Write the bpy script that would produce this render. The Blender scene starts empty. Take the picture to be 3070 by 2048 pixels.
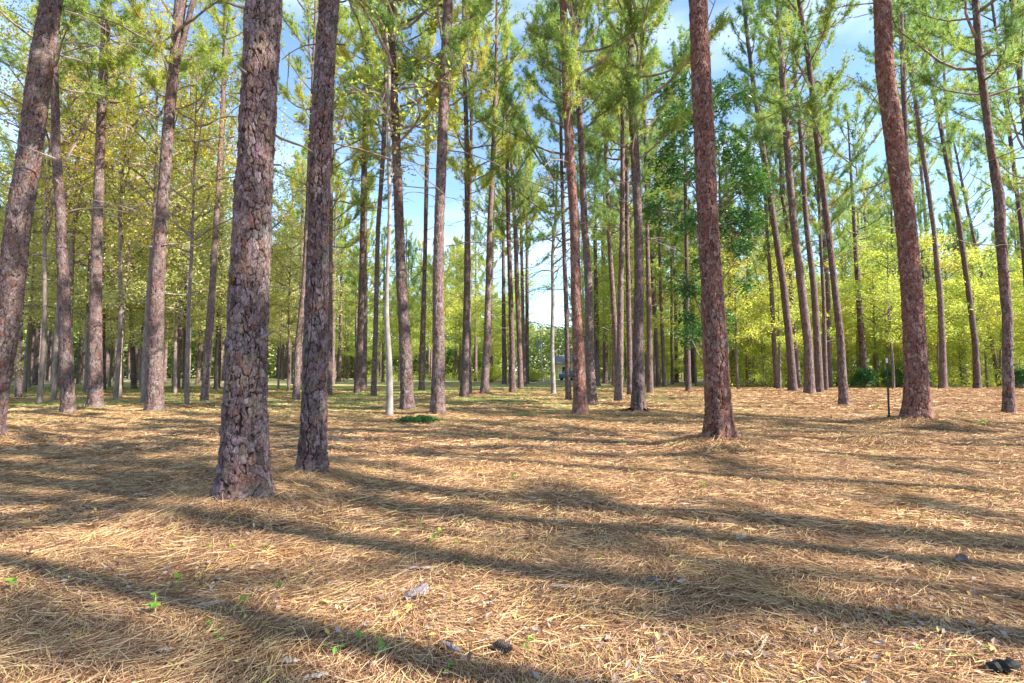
import bpy, math, random
import numpy as np
from mathutils import Vector

SC = bpy.context.scene
COL = SC.collection
rng = np.random.default_rng(7)
random.seed(7)

# ------------------------------------------------------------------ camera
CAM_H = 1.45
F = 1535.0                       # focal length in photo pixels (3070 wide, 18 mm)
PITCH = math.atan(86 / F)
cd = bpy.data.cameras.new('camera')
cd.lens = 18; cd.sensor_width = 36; cd.clip_start = 0.05; cd.clip_end = 3000
cam = bpy.data.objects.new('camera', cd); COL.objects.link(cam)
cam.location = (0, 0, CAM_H); cam.rotation_euler = (math.radians(90) + PITCH, 0, 0)
SC.camera = cam

# ------------------------------------------------------------------ light
SUN_AZ, SUN_EL = math.radians(110), math.radians(35)      # azimuth clockwise from +Y
SV = Vector((math.sin(SUN_AZ) * math.cos(SUN_EL), math.cos(SUN_AZ) * math.cos(SUN_EL), math.sin(SUN_EL)))
sd = bpy.data.lights.new('sun', 'SUN'); sd.energy = 4.9; sd.angle = math.radians(0.5); sd.color = (1, .93, .82)
sun = bpy.data.objects.new('sun', sd); COL.objects.link(sun)
sun.rotation_euler = SV.to_track_quat('Z', 'Y').to_euler()
W = bpy.data.worlds.new('World'); SC.world = W; W.use_nodes = True
nt = W.node_tree; nt.nodes.clear()
o_ = nt.nodes.new('ShaderNodeOutputWorld'); bg = nt.nodes.new('ShaderNodeBackground')
sky = nt.nodes.new('ShaderNodeTexSky'); sky.sky_type = 'NISHITA'; sky.sun_disc = False
sky.sun_elevation = SUN_EL; sky.sun_rotation = SUN_AZ; sky.air_density = 1.0; sky.dust_density = 0.15; sky.ozone_density = 3.0
# thin high cloud mixed into the sky by direction
tc = nt.nodes.new('ShaderNodeTexCoord'); mp = nt.nodes.new('ShaderNodeMapping'); mp.inputs['Scale'].default_value = (1.5, 1.5, 4.5)
nz = nt.nodes.new('ShaderNodeTexNoise'); nz.inputs['Scale'].default_value = 1.6; nz.inputs['Detail'].default_value = 7
rp = nt.nodes.new('ShaderNodeValToRGB'); rp.color_ramp.elements[0].position = .50; rp.color_ramp.elements[1].position = .85
rp.color_ramp.elements[1].color = (.6, .6, .6, 1)
mx = nt.nodes.new('ShaderNodeMixRGB'); mx.inputs[2].default_value = (6.0, 6.6, 7.6, 1)
nt.links.new(tc.outputs['Generated'], mp.inputs[0]); nt.links.new(mp.outputs[0], nz.inputs['Vector'])
nt.links.new(nz.outputs['Fac'], rp.inputs[0]); nt.links.new(rp.outputs[0], mx.inputs[0])
nt.links.new(sky.outputs[0], mx.inputs[1]); nt.links.new(mx.outputs[0], bg.inputs[0])
nt.links.new(bg.outputs[0], o_.inputs[0]); bg.inputs[1].default_value = 0.125
SC.view_settings.view_transform = 'Standard'; SC.view_settings.look = 'None'
SC.view_settings.gamma = 1; SC.view_settings.use_curve_mapping = False
SC.view_settings.exposure = 1.62
SC.cycles.max_bounces = 6; SC.cycles.diffuse_bounces = 4; SC.cycles.transmission_bounces = 3
SC.cycles.sample_clamp_indirect = 6

# ------------------------------------------------------------------ pixels to world
CT, ST = math.cos(PITCH), math.sin(PITCH)
def ray(x, y):
    cx, cy = (x - 1535) / F, (1024 - y) / F
    return cx, CT - cy * ST, ST + cy * CT
def ground_at(x, y, z=0.0):
    dx, dy, dz = ray(x, y); t = (z - CAM_H) / dz
    return dx * t, dy * t
def at_depth(x, y, Y):
    dx, dy, dz = ray(x, y); t = Y / dy
    return np.array((dx * t, Y, CAM_H + dz * t)), t

# ------------------------------------------------------------------ numpy noise
def _h(ix, iy, s):
    n = (ix.astype(np.int64) * 374761393 + iy.astype(np.int64) * 668265263 + s * 974634777) & 0xffffffff
    n = ((n ^ (n >> 13)) * 1274126177) & 0xffffffff
    return ((n ^ (n >> 16)) & 0xffff) / 65535.0
def vnoise(x, y, s=0):
    x = np.asarray(x, float); y = np.asarray(y, float)
    ix, iy = np.floor(x), np.floor(y); fx, fy = x - ix, y - iy
    fx = fx * fx * (3 - 2 * fx); fy = fy * fy * (3 - 2 * fy)
    a, b = _h(ix, iy, s), _h(ix + 1, iy, s); c, d = _h(ix, iy + 1, s), _h(ix + 1, iy + 1, s)
    return (a * (1 - fx) + b * fx) * (1 - fy) + (c * (1 - fx) + d * fx) * fy
MOUNDS = []
def hgt(x, y):
    x = np.asarray(x, float); y = np.asarray(y, float)
    z = (vnoise(x / 2.3, y / 2.3, 1) - .5) * .07 + (vnoise(x / .7, y / .7, 2) - .5) * .035 + (vnoise(x / .22, y / .22, 3) - .5) * .014
    for (mx_, my_, a, r) in MOUNDS:
        d2 = (x - mx_) ** 2 + (y - my_) ** 2
        m = d2 < (4 * r) ** 2
        if np.any(m):
            z = z + np.where(m, a * np.exp(-d2 / (r * r)), 0)
    return z

# ------------------------------------------------------------------ mesh building
class MB:
    def __init__(s): s.v = []; s.f4 = []; s.f3 = []; s.m4 = []; s.m3 = []; s.n = 0; s.at = {}
    def add(s, v, q=None, t=None, mat=0, **att):
        v = np.asarray(v, float)
        if q is not None and len(q): s.f4.append(np.asarray(q) + s.n); s.m4.append(np.full(len(q), mat))
        if t is not None and len(t): s.f3.append(np.asarray(t) + s.n); s.m3.append(np.full(len(t), mat))
        s.v.append(v); 
        for k, a in att.items(): s.at.setdefault(k, []).append((s.n, a))
        s.n += len(v)
    def tube(s, P, R, k=5, mat=0, cap=True):
        P = np.asarray(P, float); R = np.asarray(R, float); n = len(P)
        T = np.gradient(P, axis=0); T /= np.linalg.norm(T, axis=1)[:, None] + 1e-9
        up = np.where(np.abs(T[:, 2:3]) > .9, np.array([[1., 0, 0]]), np.array([[0, 0, 1.]]))
        A = np.cross(T, up); A /= np.linalg.norm(A, axis=1)[:, None]; B = np.cross(T, A)
        th = np.linspace(0, 2 * np.pi, k, endpoint=False)
        V = P[:, None] + R[:, None, None] * (np.cos(th)[None, :, None] * A[:, None] + np.sin(th)[None, :, None] * B[:, None])
        i = np.arange(n - 1)[:, None] * k; j = np.arange(k)[None]
        q = np.stack([i + j, i + (j + 1) % k, i + k + (j + 1) % k, i + k + j], -1).reshape(-1, 4)
        V = V.reshape(-1, 3); tt = None
        if cap:
            V = np.vstack([V, P[-1:], P[:1]]); e = (n - 1) * k; jj = np.arange(k)
            tt = np.vstack([np.stack([e + jj, e + (jj + 1) % k, np.full(k, n * k)], -1), np.stack([(jj + 1) % k, jj, np.full(k, n * k + 1)], -1)])
        s.add(V, q, tt, mat)
    def mesh(s, name, mats, smooth=False):
        me = bpy.data.meshes.new(name)
        V = np.vstack(s.v); f4 = np.vstack(s.f4) if s.f4 else np.zeros((0, 4), int); f3 = np.vstack(s.f3) if s.f3 else np.zeros((0, 3), int)
        me.vertices.add(len(V)); me.vertices.foreach_set('co', V.astype(np.float32).ravel())
        li = np.concatenate([f4.ravel(), f3.ravel()]).astype(np.int32)
        me.loops.add(len(li)); me.loops.foreach_set('vertex_index', li)
        n4, n3 = len(f4), len(f3); me.polygons.add(n4 + n3)
        st = np.concatenate([np.arange(n4) * 4, n4 * 4 + np.arange(n3) * 3]).astype(np.int32)
        me.polygons.foreach_set('loop_start', st)
        mi = np.concatenate([np.concatenate(s.m4) if s.m4 else [], np.concatenate(s.m3) if s.m3 else []]).astype(np.int32)
        for m in mats: me.materials.append(m)
        me.polygons.foreach_set('material_index', mi)
        me.polygons.foreach_set('use_smooth', np.full(n4 + n3, smooth))
        for k, L in s.at.items():
            arr = np.zeros(len(V), np.float32)
            for (o, a) in L: arr[o:o + len(a)] = a
            me.attributes.new(k, 'FLOAT', 'POINT').data.foreach_set('value', arr)
        me.update(calc_edges=True); me.validate()
        return me
def link(name, data, parent=None, loc=None):
    o = bpy.data.objects.new(name, data); COL.objects.link(o)
    if parent: o.parent = parent
    if loc is not None: o.location = [float(c) for c in loc]
    return o
def tag(o, label=None, cat=None, group=None, kind=None):
    if label: o['label'] = label
    if cat: o['category'] = cat
    if group: o['group'] = group
    if kind: o['kind'] = kind
    return o

# ------------------------------------------------------------------ materials
class NT:
    def __init__(s, name):
        s.m = bpy.data.materials.new(name); s.m.use_nodes = True; s.t = s.m.node_tree; s.t.nodes.clear()
        s.out = s.n('OutputMaterial')
    def n(s, ty, **kw):
        x = s.t.nodes.new('ShaderNode' + ty)
        for k, v in kw.items(): setattr(x, k, v)
        return x
    def l(s, a, b): s.t.links.new(a, b)
    def ramp(s, fac, stops, interp='LINEAR'):
        r = s.n('ValToRGB'); r.color_ramp.interpolation = interp; e = r.color_ramp.elements
        while len(e) < len(stops): e.new(.5)
        for i, (p, c) in enumerate(stops): e[i].position = p; e[i].color = (*c, 1)
        s.l(fac, r.inputs[0]); return r.outputs[0]
    def mix(s, fac, a, b, mode='MIX'):
        x = s.n('MixRGB', blend_type=mode)
        for i, v in enumerate((fac, a, b)):
            if isinstance(v, (int, float)): x.inputs[i].default_value = v
            elif isinstance(v, tuple): x.inputs[i].default_value = (*v, 1)
            else: s.l(v, x.inputs[i])
        return x.outputs[0]
    def noise(s, vec, scale, detail=3, rough=.55, sc3=None):
        if sc3:
            mp = s.n('Mapping'); mp.inputs['Scale'].default_value = sc3; s.l(vec, mp.inputs[0]); vec = mp.outputs[0]
        x = s.n('TexNoise'); x.inputs['Scale'].default_value = scale; x.inputs['Detail'].default_value = detail
        x.inputs['Roughness'].default_value = rough; s.l(vec, x.inputs['Vector']); return x.outputs['Fac']
    def rng(s, v, a, b, c, d):
        x = s.n('MapRange'); s.l(v, x.inputs[0])
        for i, q in enumerate((a, b, c, d)): x.inputs[i + 1].default_value = q
        return x.outputs[0]
    def pos(s): return s.n('NewGeometry').outputs['Position']
    def obj(s): return s.n('TexCoord').outputs['Object']
    def surf(s, col, rough=.8, spec=.2, bump=None, bstr=.5, bdist=.02, trans=0):
        p = s.n('BsdfPrincipled'); p.inputs['Roughness'].default_value = rough; p.inputs['Specular IOR Level'].default_value = spec
        if isinstance(col, tuple): p.inputs['Base Color'].default_value = (*col, 1)
        else: s.l(col, p.inputs['Base Color'])
        if bump is not None:
            b = s.n('Bump'); b.inputs['Strength'].default_value = bstr; b.inputs['Distance'].default_value = bdist
            s.l(bump, b.inputs['Height']); s.l(b.outputs[0], p.inputs['Normal'])
        o = p.outputs[0]
        if trans:
            t = s.n('BsdfTranslucent')
            if isinstance(col, tuple): t.inputs[0].default_value = (*col, 1)
            else: s.l(col, t.inputs[0])
            mxs = s.n('MixShader'); mxs.inputs[0].default_value = trans; s.l(o, mxs.inputs[1]); s.l(t.outputs[0], mxs.inputs[2]); o = mxs.outputs[0]
        s.l(o, s.out.inputs[0]); return s.m

def bark_material(name, tones, crack, red=.35, lichen=.3):
    t = NT(name); ob = t.obj()
    at = t.n('Attribute', attribute_name='plate'); ed = t.n('Attribute', attribute_name='edge')
    col = t.ramp(at.outputs['Fac'], [(i / (len(tones) - 1), c) for i, c in enumerate(tones)])
    fib = t.noise(ob, 55, 4, .65, (1, 1, .22)); fine = t.noise(ob, 190, 3, .6)
    col = t.mix(1, col, t.ramp(fib, [(.25, (.45, .42, .42)), (.5, (1, 1, 1)), (.75, (1.35, 1.3, 1.3))]), 'MULTIPLY')
    # scales shed in layers: small angular flakes
    vo = t.n('TexVoronoi'); mp = t.n('Mapping'); mp.inputs['Scale'].default_value = (1, 1, .6); t.l(ob, mp.inputs[0]); t.l(mp.outputs[0], vo.inputs['Vector']); vo.inputs['Scale'].default_value = 34; vo.distance = 'CHEBYCHEV'
    sep = t.n('SeparateColor'); t.l(vo.outputs['Color'], sep.inputs[0])
    col = t.mix(.55, col, t.mix(1, col, t.ramp(sep.outputs[0], [(0, (.6, .55, .55)), (1, (1.4, 1.38, 1.35))]), 'MULTIPLY'))
    oi = t.n('ObjectInfo')
    rn = t.noise(ob, 1.6, 3, .6, (1, 1, .5)); rf = t.rng(rn, .5, .66, 0, red)
    col = t.mix(rf, col, t.mix(.5, col, (.26, .105, .07)))
    ln = t.noise(ob, 3.1, 5, .7); lf = t.rng(ln, .54, .68, 0, lichen)
    col = t.mix(lf, col, (.26, .30, .24))
    hv = t.n('HueSaturation'); t.l(t.rng(oi.outputs['Random'], 0, 1, .8, 1.2), hv.inputs['Value']); t.l(col, hv.inputs['Color']); col = hv.outputs[0]
    ef = t.ramp(ed.outputs['Fac'], [(.0, (0, 0, 0)), (.13, (1, 1, 1))])
    col = t.mix(ef, crack, col)
    v2 = t.n('TexVoronoi', feature='DISTANCE_TO_EDGE'); v2.inputs['Scale'].default_value = 24
    wn = t.n('TexNoise'); wn.inputs['Scale'].default_value = 30; wn.inputs['Detail'].default_value = 3; t.l(ob, wn.inputs['Vector'])
    wv = t.n('VectorMath', operation='MULTIPLY_ADD'); t.l(wn.outputs['Color'], wv.inputs[0]); wv.inputs[1].default_value = (.03, .03, .03); t.l(mp.outputs[0], wv.inputs[2]); t.l(wv.outputs[0], v2.inputs['Vector'])
    cr2 = t.ramp(v2.outputs['Distance'], [(.01, (.38, .33, .32)), (.06, (1, 1, 1))])
    col = t.mix(.75, col, t.mix(1, col, cr2, 'MULTIPLY'))
    h = t.mix(.5, fib, cr2)
    h = t.mix(.7, h, ef, 'MULTIPLY')
    return t.surf(col, .88, .15, h, .8, .02)
M = {}
M['bark'] = bark_material('pine_bark', [(.075, .052, .045), (.17, .125, .13), (.10, .07, .058), (.25, .195, .20), (.135, .105, .078), (.19, .135, .15), (.15, .078, .058), (.17, .135, .11)], (.012, .007, .006))
M['bark_red'] = bark_material('red_pine_bark', [(.11, .045, .033), (.22, .115, .092), (.16, .062, .045), (.30, .20, .175), (.13, .08, .062), (.21, .10, .078), (.26, .17, .15)], (.015, .008, .006), red=.6, lichen=.15)
t = NT('smooth_bark'); ob = t.obj()
c = t.ramp(t.noise(ob, 4, 5, .6, (1, 1, .6)), [(.3, (.13, .115, .105)), (.5, (.25, .22, .20)), (.7, (.38, .34, .32))])
c = t.mix(1, c, t.ramp(t.noise(ob, 30, 3, .6, (1, 1, 2.5)), [(.3, (.6, .6, .58)), (.5, (1, 1, 1))]), 'MULTIPLY')
M['smooth'] = t.surf(c, .8, .2, t.noise(ob, 40, 3), .4, .01)
t = NT('dark_bark'); ob = t.obj()
c = t.ramp(t.noise(ob, 14, 5, .65, (1, 1, .4)), [(.3, (.10, .075, .06)), (.55, (.22, .17, .15)), (.75, (.34, .28, .25))])
M['dark'] = t.surf(c, .85, .2, t.noise(ob, 30, 4, .6, (1, 1, .3)), .7, .02)
t = NT('branch_bark'); ps = t.pos()
M['branch'] = t.surf(t.ramp(t.noise(ps, 3, 4), [(.35, (.13, .10, .085)), (.6, (.30, .24, .20))]), .85, .2)

def leaf_material(name, stops, trans=.45, rough=.5, nscale=.35):
    t = NT(name); g = t.n('NewGeometry'); oi = t.n('ObjectInfo')
    clump = t.noise(g.outputs['Position'], nscale, 3)
    a = t.n('Math', operation='MULTIPLY_ADD'); t.l(g.outputs['Random Per Island'], a.inputs[0]); a.inputs[1].default_value = .5; 
    b = t.n('Math', operation='MULTIPLY_ADD'); t.l(clump, b.inputs[0]); b.inputs[1].default_value = 1.3; b.inputs[2].default_value = -.52
    c_ = t.n('Math', operation='MULTIPLY_ADD'); t.l(oi.outputs['Random'], c_.inputs[0]); c_.inputs[1].default_value = .25; t.l(b.outputs[0], c_.inputs[2])
    t.l(c_.outputs[0], a.inputs[2])
    col = t.ramp(a.outputs[0], stops)
    return t.surf(col, rough, .35, trans=trans)
M['needle'] = leaf_material('pine_needles', [(.05, (.09, .19, .08)), (.3, (.17, .31, .10)), (.55, (.30, .45, .10)), (.75, (.46, .56, .11)), (.92, (.62, .56, .13)), (1, (.56, .30, .10))], .55)
M['needle_y'] = leaf_material('yellowing_pine_needles', [(.05, (.13, .24, .08)), (.3, (.28, .42, .10)), (.55, (.48, .56, .10)), (.75, (.66, .64, .12)), (.9, (.76, .60, .13)), (1, (.66, .34, .10))], .55)
M['leaf_yg'] = leaf_material('yellow_green_leaves', [(.05, (.22, .34, .08)), (.3, (.42, .54, .10)), (.6, (.64, .70, .12)), (.85, (.78, .74, .14)), (1, (.68, .46, .12))], .55)
M['leaf_gold'] = leaf_material('golden_leaves', [(.05, (.26, .34, .06)), (.35, (.52, .52, .07)), (.6, (.72, .62, .07)), (.85, (.76, .50, .07)), (1, (.70, .32, .06))], .55)
M['leaf_olive'] = leaf_material('olive_leaves', [(.05, (.24, .32, .12)), (.3, (.48, .52, .16)), (.6, (.68, .66, .22)), (.85, (.76, .66, .26)), (1, (.66, .42, .16))], .5)
M['leaf_dark'] = leaf_material('dark_glossy_leaves', [(.05, (.02, .07, .02)), (.4, (.05, .16, .035)), (.8, (.11, .27, .05)), (1, (.24, .32, .06))], .25, .3)
M['leaf_far'] = leaf_material('far_leaves', [(.05, (.14, .24, .10)), (.3, (.28, .38, .12)), (.6, (.48, .52, .14)), (.85, (.62, .58, .16)), (1, (.56, .40, .16))], .45, .6, .12)
M['sprig'] = leaf_material('green_sprig_leaves', [(0, (.08, .25, .03)), (.5, (.16, .38, .04)), (1, (.40, .48, .06))], .4, .5, 3)

# ground
t = NT('ground_litter'); ps = t.pos()
base = t.ramp(t.noise(ps, 9, 8, .72), [(.28, (.07, .034, .022)), (.45, (.20, .10, .06)), (.58, (.36, .20, .115)), (.75, (.50, .31, .18))])
spk = t.ramp(t.noise(ps, 70, 4, .75), [(.3, (.45, .42, .40)), (.5, (1, 1, 1)), (.7, (1.35, 1.3, 1.25))])
base = t.mix(1, base, spk, 'MULTIPLY')
big = t.noise(ps, .35, 5, .6)
base = t.mix(t.rng(big, .5, .72, 0, .6), base, t.mix(.5, base, (.30, .27, .23)))
sx = t.n('SeparateXYZ'); t.l(ps, sx.inputs[0])
def mth(op, a, b):
    x = t.n('Math', operation=op)
    for i, v in enumerate((a, b)):
        if isinstance(v, (int, float)): x.inputs[i].default_value = v
        else: t.l(v, x.inputs[i])
    return x.outputs[0]
gm = t.noise(ps, .28, 5, .6)
far = t.rng(sx.outputs[1], 11, 22, 0, 1); lft = t.rng(sx.outputs[0], 14, 2, 0.0, 1)
gf = mth('MULTIPLY', mth('MULTIPLY', far, lft), t.rng(gm, .38, .50, 0, 1))
gc = t.ramp(t.noise(ps, 6, 6, .7), [(.3, (.13, .16, .05)), (.5, (.28, .30, .09)), (.7, (.46, .44, .17))])
base = t.mix(gf, base, gc)
fld = mth('MULTIPLY', t.rng(sx.outputs[1], 40, 50, 0, 1), t.rng(sx.outputs[1], 100, 90, 0, 1))
base = t.mix(mth('MULTIPLY', fld, .8), base, t.ramp(t.noise(ps, .8, 5), [(.3, (.22, .22, .09)), (.6, (.42, .38, .20))]))
M['ground'] = t.surf(base, .95, .1, t.noise(ps, 45, 6, .7), .9, .03)

t = NT('pine_straw'); g = t.n('NewGeometry')
c = t.ramp(g.outputs['Random Per Island'], [(0, (.11, .045, .025)), (.25, (.33, .165, .08)), (.48, (.50, .285, .145)), (.72, (.64, .41, .225)), (.9, (.74, .54, .31)), (1, (.66, .56, .15))])
old = t.noise(g.outputs['Position'], .55, 5, .65)
c = t.mix(t.rng(old, .54, .66, 0, .6), c, t.mix(1, c, (.50, .50, .56), 'MULTIPLY'))
gold = t.noise(g.outputs['Position'], .9, 5, .7)
c = t.mix(t.rng(gold, .52, .66, 0, .55), c, t.mix(1, c, (1.10, 1.05, .78), 'MULTIPLY'))
drk = t.noise(g.outputs['Position'], 1.7, 6, .7)
c = t.mix(t.rng(drk, .55, .67, 0, .6), c, t.mix(1, c, (.42, .36, .38), 'MULTIPLY'))
M['straw'] = t.surf(c, .7, .25, trans=.12)
t = NT('dry_leaf'); g = t.n('NewGeometry')
M['dryleaf'] = t.surf(t.ramp(g.outputs['Random Per Island'], [(0, (.10, .05, .035)), (.3, (.24, .14, .10)), (.55, (.33, .23, .18)), (.8, (.44, .35, .30)), (.93, (.60, .34, .10)), (1, (.62, .55, .12))]), .7, .25, trans=.15)
t = NT('grass_blades'); g = t.n('NewGeometry')
M['grass'] = t.surf(t.ramp(g.outputs['Random Per Island'], [(0, (.10, .18, .04)), (.4, (.24, .32, .07)), (.7, (.45, .45, .14)), (1, (.60, .50, .24))]), .6, .25, trans=.3)
t = NT('weathered_wood'); ob = t.obj()
M['wood'] = t.surf(t.ramp(t.noise(ob, 40, 5, .6, (.12, 1, 1)), [(.3, (.18, .13, .09)), (.5, (.42, .34, .26)), (.7, (.60, .52, .42))]), .85, .15, t.noise(ob, 60, 4, .6, (.1, 1, 1)), .8, .006)
t = NT('grey_wood'); ob = t.obj()
M['greywood'] = t.surf(t.ramp(t.noise(ob, 35, 5, .6, (.2, 1, 1)), [(.3, (.06, .045, .045)), (.5, (.19, .16, .16)), (.7, (.33, .29, .29))]), .85, .15, t.noise(ob, 60, 4, .6, (.15, 1, 1)), .9, .008)
def plain(name, col, rough=.6, spec=.3, metal=0, var=.25, sc=6):
    t = NT(name); ob = t.obj()
    c = t.ramp(t.noise(ob, sc, 4), [(.3, tuple(x * (1 - var) for x in col)), (.7, tuple(min(1, x * (1 + var)) for x in col))])
    m = t.surf(c, rough, spec); m.node_tree.nodes['Principled BSDF'].inputs['Metallic'].default_value = metal; return m
M['post'] = plain('dark_green_steel', (.035, .045, .035), .5, .4, .3, .4, 30)
M['posttop'] = plain('pale_paint', (.62, .62, .58), .6)
M['pole'] = plain('pale_pole_wood', (.50, .50, .46), .8)
M['metalgrey'] = plain('grey_metal', (.30, .33, .38), .4, .5, .6)
M['bluepaint'] = plain('blue_car_paint', (.10, .18, .32), .25, .5, 0, .05)
M['darkpaint'] = plain('dark_car_paint', (.02, .03, .09), .25, .5, 0, .05)
M['glass'] = plain('dark_glass', (.03, .04, .05), .08, .6, 0, .05)
M['rubber'] = plain('black_rubber', (.02, .02, .02), .8, .2, 0, .1)
M['siding'] = plain('cream_siding', (.62, .56, .46), .7)
M['roofing'] = plain('grey_roofing', (.25, .23, .24), .8)
M['white'] = plain('white_trim', (.75, .75, .73), .6, .3, 0, .05)
M['road'] = plain('pale_asphalt', (.30, .28, .27), .9, .2, 0, .2, 1)

# ------------------------------------------------------------------ trunks
def trunk_arrays(P, R, k, seed, cw=.10, ch=.15, depth=.014, flare=.25, lobes=True):
    """P (n,3) local path, R radii; returns verts, quads, edge, plate."""
    r = np.random.default_rng(seed); n = len(P)
    z = P[:, 2]; s = np.concatenate([[0], np.cumsum(np.linalg.norm(np.diff(P, axis=0), axis=1))])
    th = np.linspace(0, 2 * np.pi, k, endpoint=False)
    R0 = float(np.median(R[:max(3, n // 3)])); K = max(6, 2 * int(round(np.pi * R0 / cw)))
    U = (th / (2 * np.pi) * K)[None, :].repeat(n, 0); V = (s / ch)[:, None].repeat(k, 1)
    U0, V0 = U, V; sn = seed % 1000; Up = np.minimum(U0, K - U0)
    U = U0 + .5 * (vnoise(V0 * .7, V0 * 0 + sn, sn) - .5) + .42 * (vnoise(Up * 2.1, V0 * 2.3, sn + 3) - .5) + .22 * (vnoise(Up * 5, V0 * 6, sn + 4) - .5)
    V = V0 + .7 * (vnoise(Up * .9, V0 * .5, sn + 5) - .5) + .40 * (vnoise(Up * 2.4, V0 * 2.1, sn + 6) - .5) + .2 * (vnoise(Up * 6, V0 * 5, sn + 7) - .5)
    iu, iv = np.floor(U), np.floor(V); d1 = np.full(U.shape, 9.); d2 = np.full(U.shape, 9.); cid = np.zeros(U.shape)
    for a in (-1, 0, 1):
        for b in (-1, 0, 1):
            cu, cv = iu + a, iv + b; cw_ = np.mod(cu, K)
            pu = cu + .5 + .75 * (_h(cw_, cv, seed % 1000) - .5); pv = cv + .5 + .8 * (_h(cw_, cv, seed % 1000 + 1) - .5)
            au, av = np.abs(U - pu), np.abs(V - pv) * .9; d = .55 * np.maximum(au, av) + .45 * np.sqrt(au * au + av * av)
            new = d < d1; d2 = np.where(new, d1, np.minimum(d2, d)); cid = np.where(new, _h(cw_, cv, seed % 1000 + 2), cid); d1 = np.where(new, d, d1)
    edge = np.clip((d2 - d1), 0, 1)
    Uf = U0 + .9 * (vnoise(V0 * .45, V0 * 0 + sn, sn + 20) - .5) * 2 + .9 * (vnoise(Up * .8, V0 * .55, sn + 21) - .5) + .35 * (vnoise(Up * 3, V0 * 2.5, sn + 22) - .5)
    g_ = np.abs(Uf / 2 - np.round(Uf / 2)) * 2 + .5 * np.clip(vnoise(Up * .7, V0 * .4, sn + 23) - .45, 0, 1)
    edge = edge + 1.1 * np.clip(vnoise(Up * 1.1, V0 * 1.4, sn + 30) - .52, 0, 1)
    low = np.clip(.35 + np.exp(-np.maximum(z, 0) / 2.2), 0, 1)[:, None]
    edge = np.minimum(edge, g_ * .8 / low)
    plate = cid
    if flare:
        lob = 1 + (.6 * np.sin(th * 3 + seed) + .45 * np.sin(th * 5 + seed * 2) + .3 * np.sin(th * 8 + seed * 3)) * .5 if lobes else np.ones(k)
        fl = 1 + flare * np.exp(-np.maximum(z, 0) / .26)[:, None] * lob[None] * (1 + 0 * z[:, None])
    else: fl = 1
    lump = 1 + .05 * (vnoise(U * .35, V * .25, seed % 1000 + 9) - .5)
    es = np.clip(edge / .15, 0, 1); disp = depth * (1 + .8 * low) * es ** .6 + depth * 1.1 * (cid - .5) * es + depth * .5 * (vnoise(Up * 3, V0 * 4, sn + 8) - .5)
    RR = (R[:, None] * fl * lump + disp - depth * .5)
    RR = np.maximum(RR, .012)
    X = P[:, 0:1] + RR * np.cos(th); Y = P[:, 1:2] + RR * np.sin(th); Z = np.repeat(z[:, None], k, 1)
    Vv = np.stack([X, Y, Z], -1).reshape(-1, 3)
    i = np.arange(n - 1)[:, None] * k; j = np.arange(k)[None]
    q = np.stack([i + j, i + (j + 1) % k, i + k + (j + 1) % k, i + k + j], -1).reshape(-1, 4)
    return Vv, q, edge.ravel(), plate.ravel()

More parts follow.
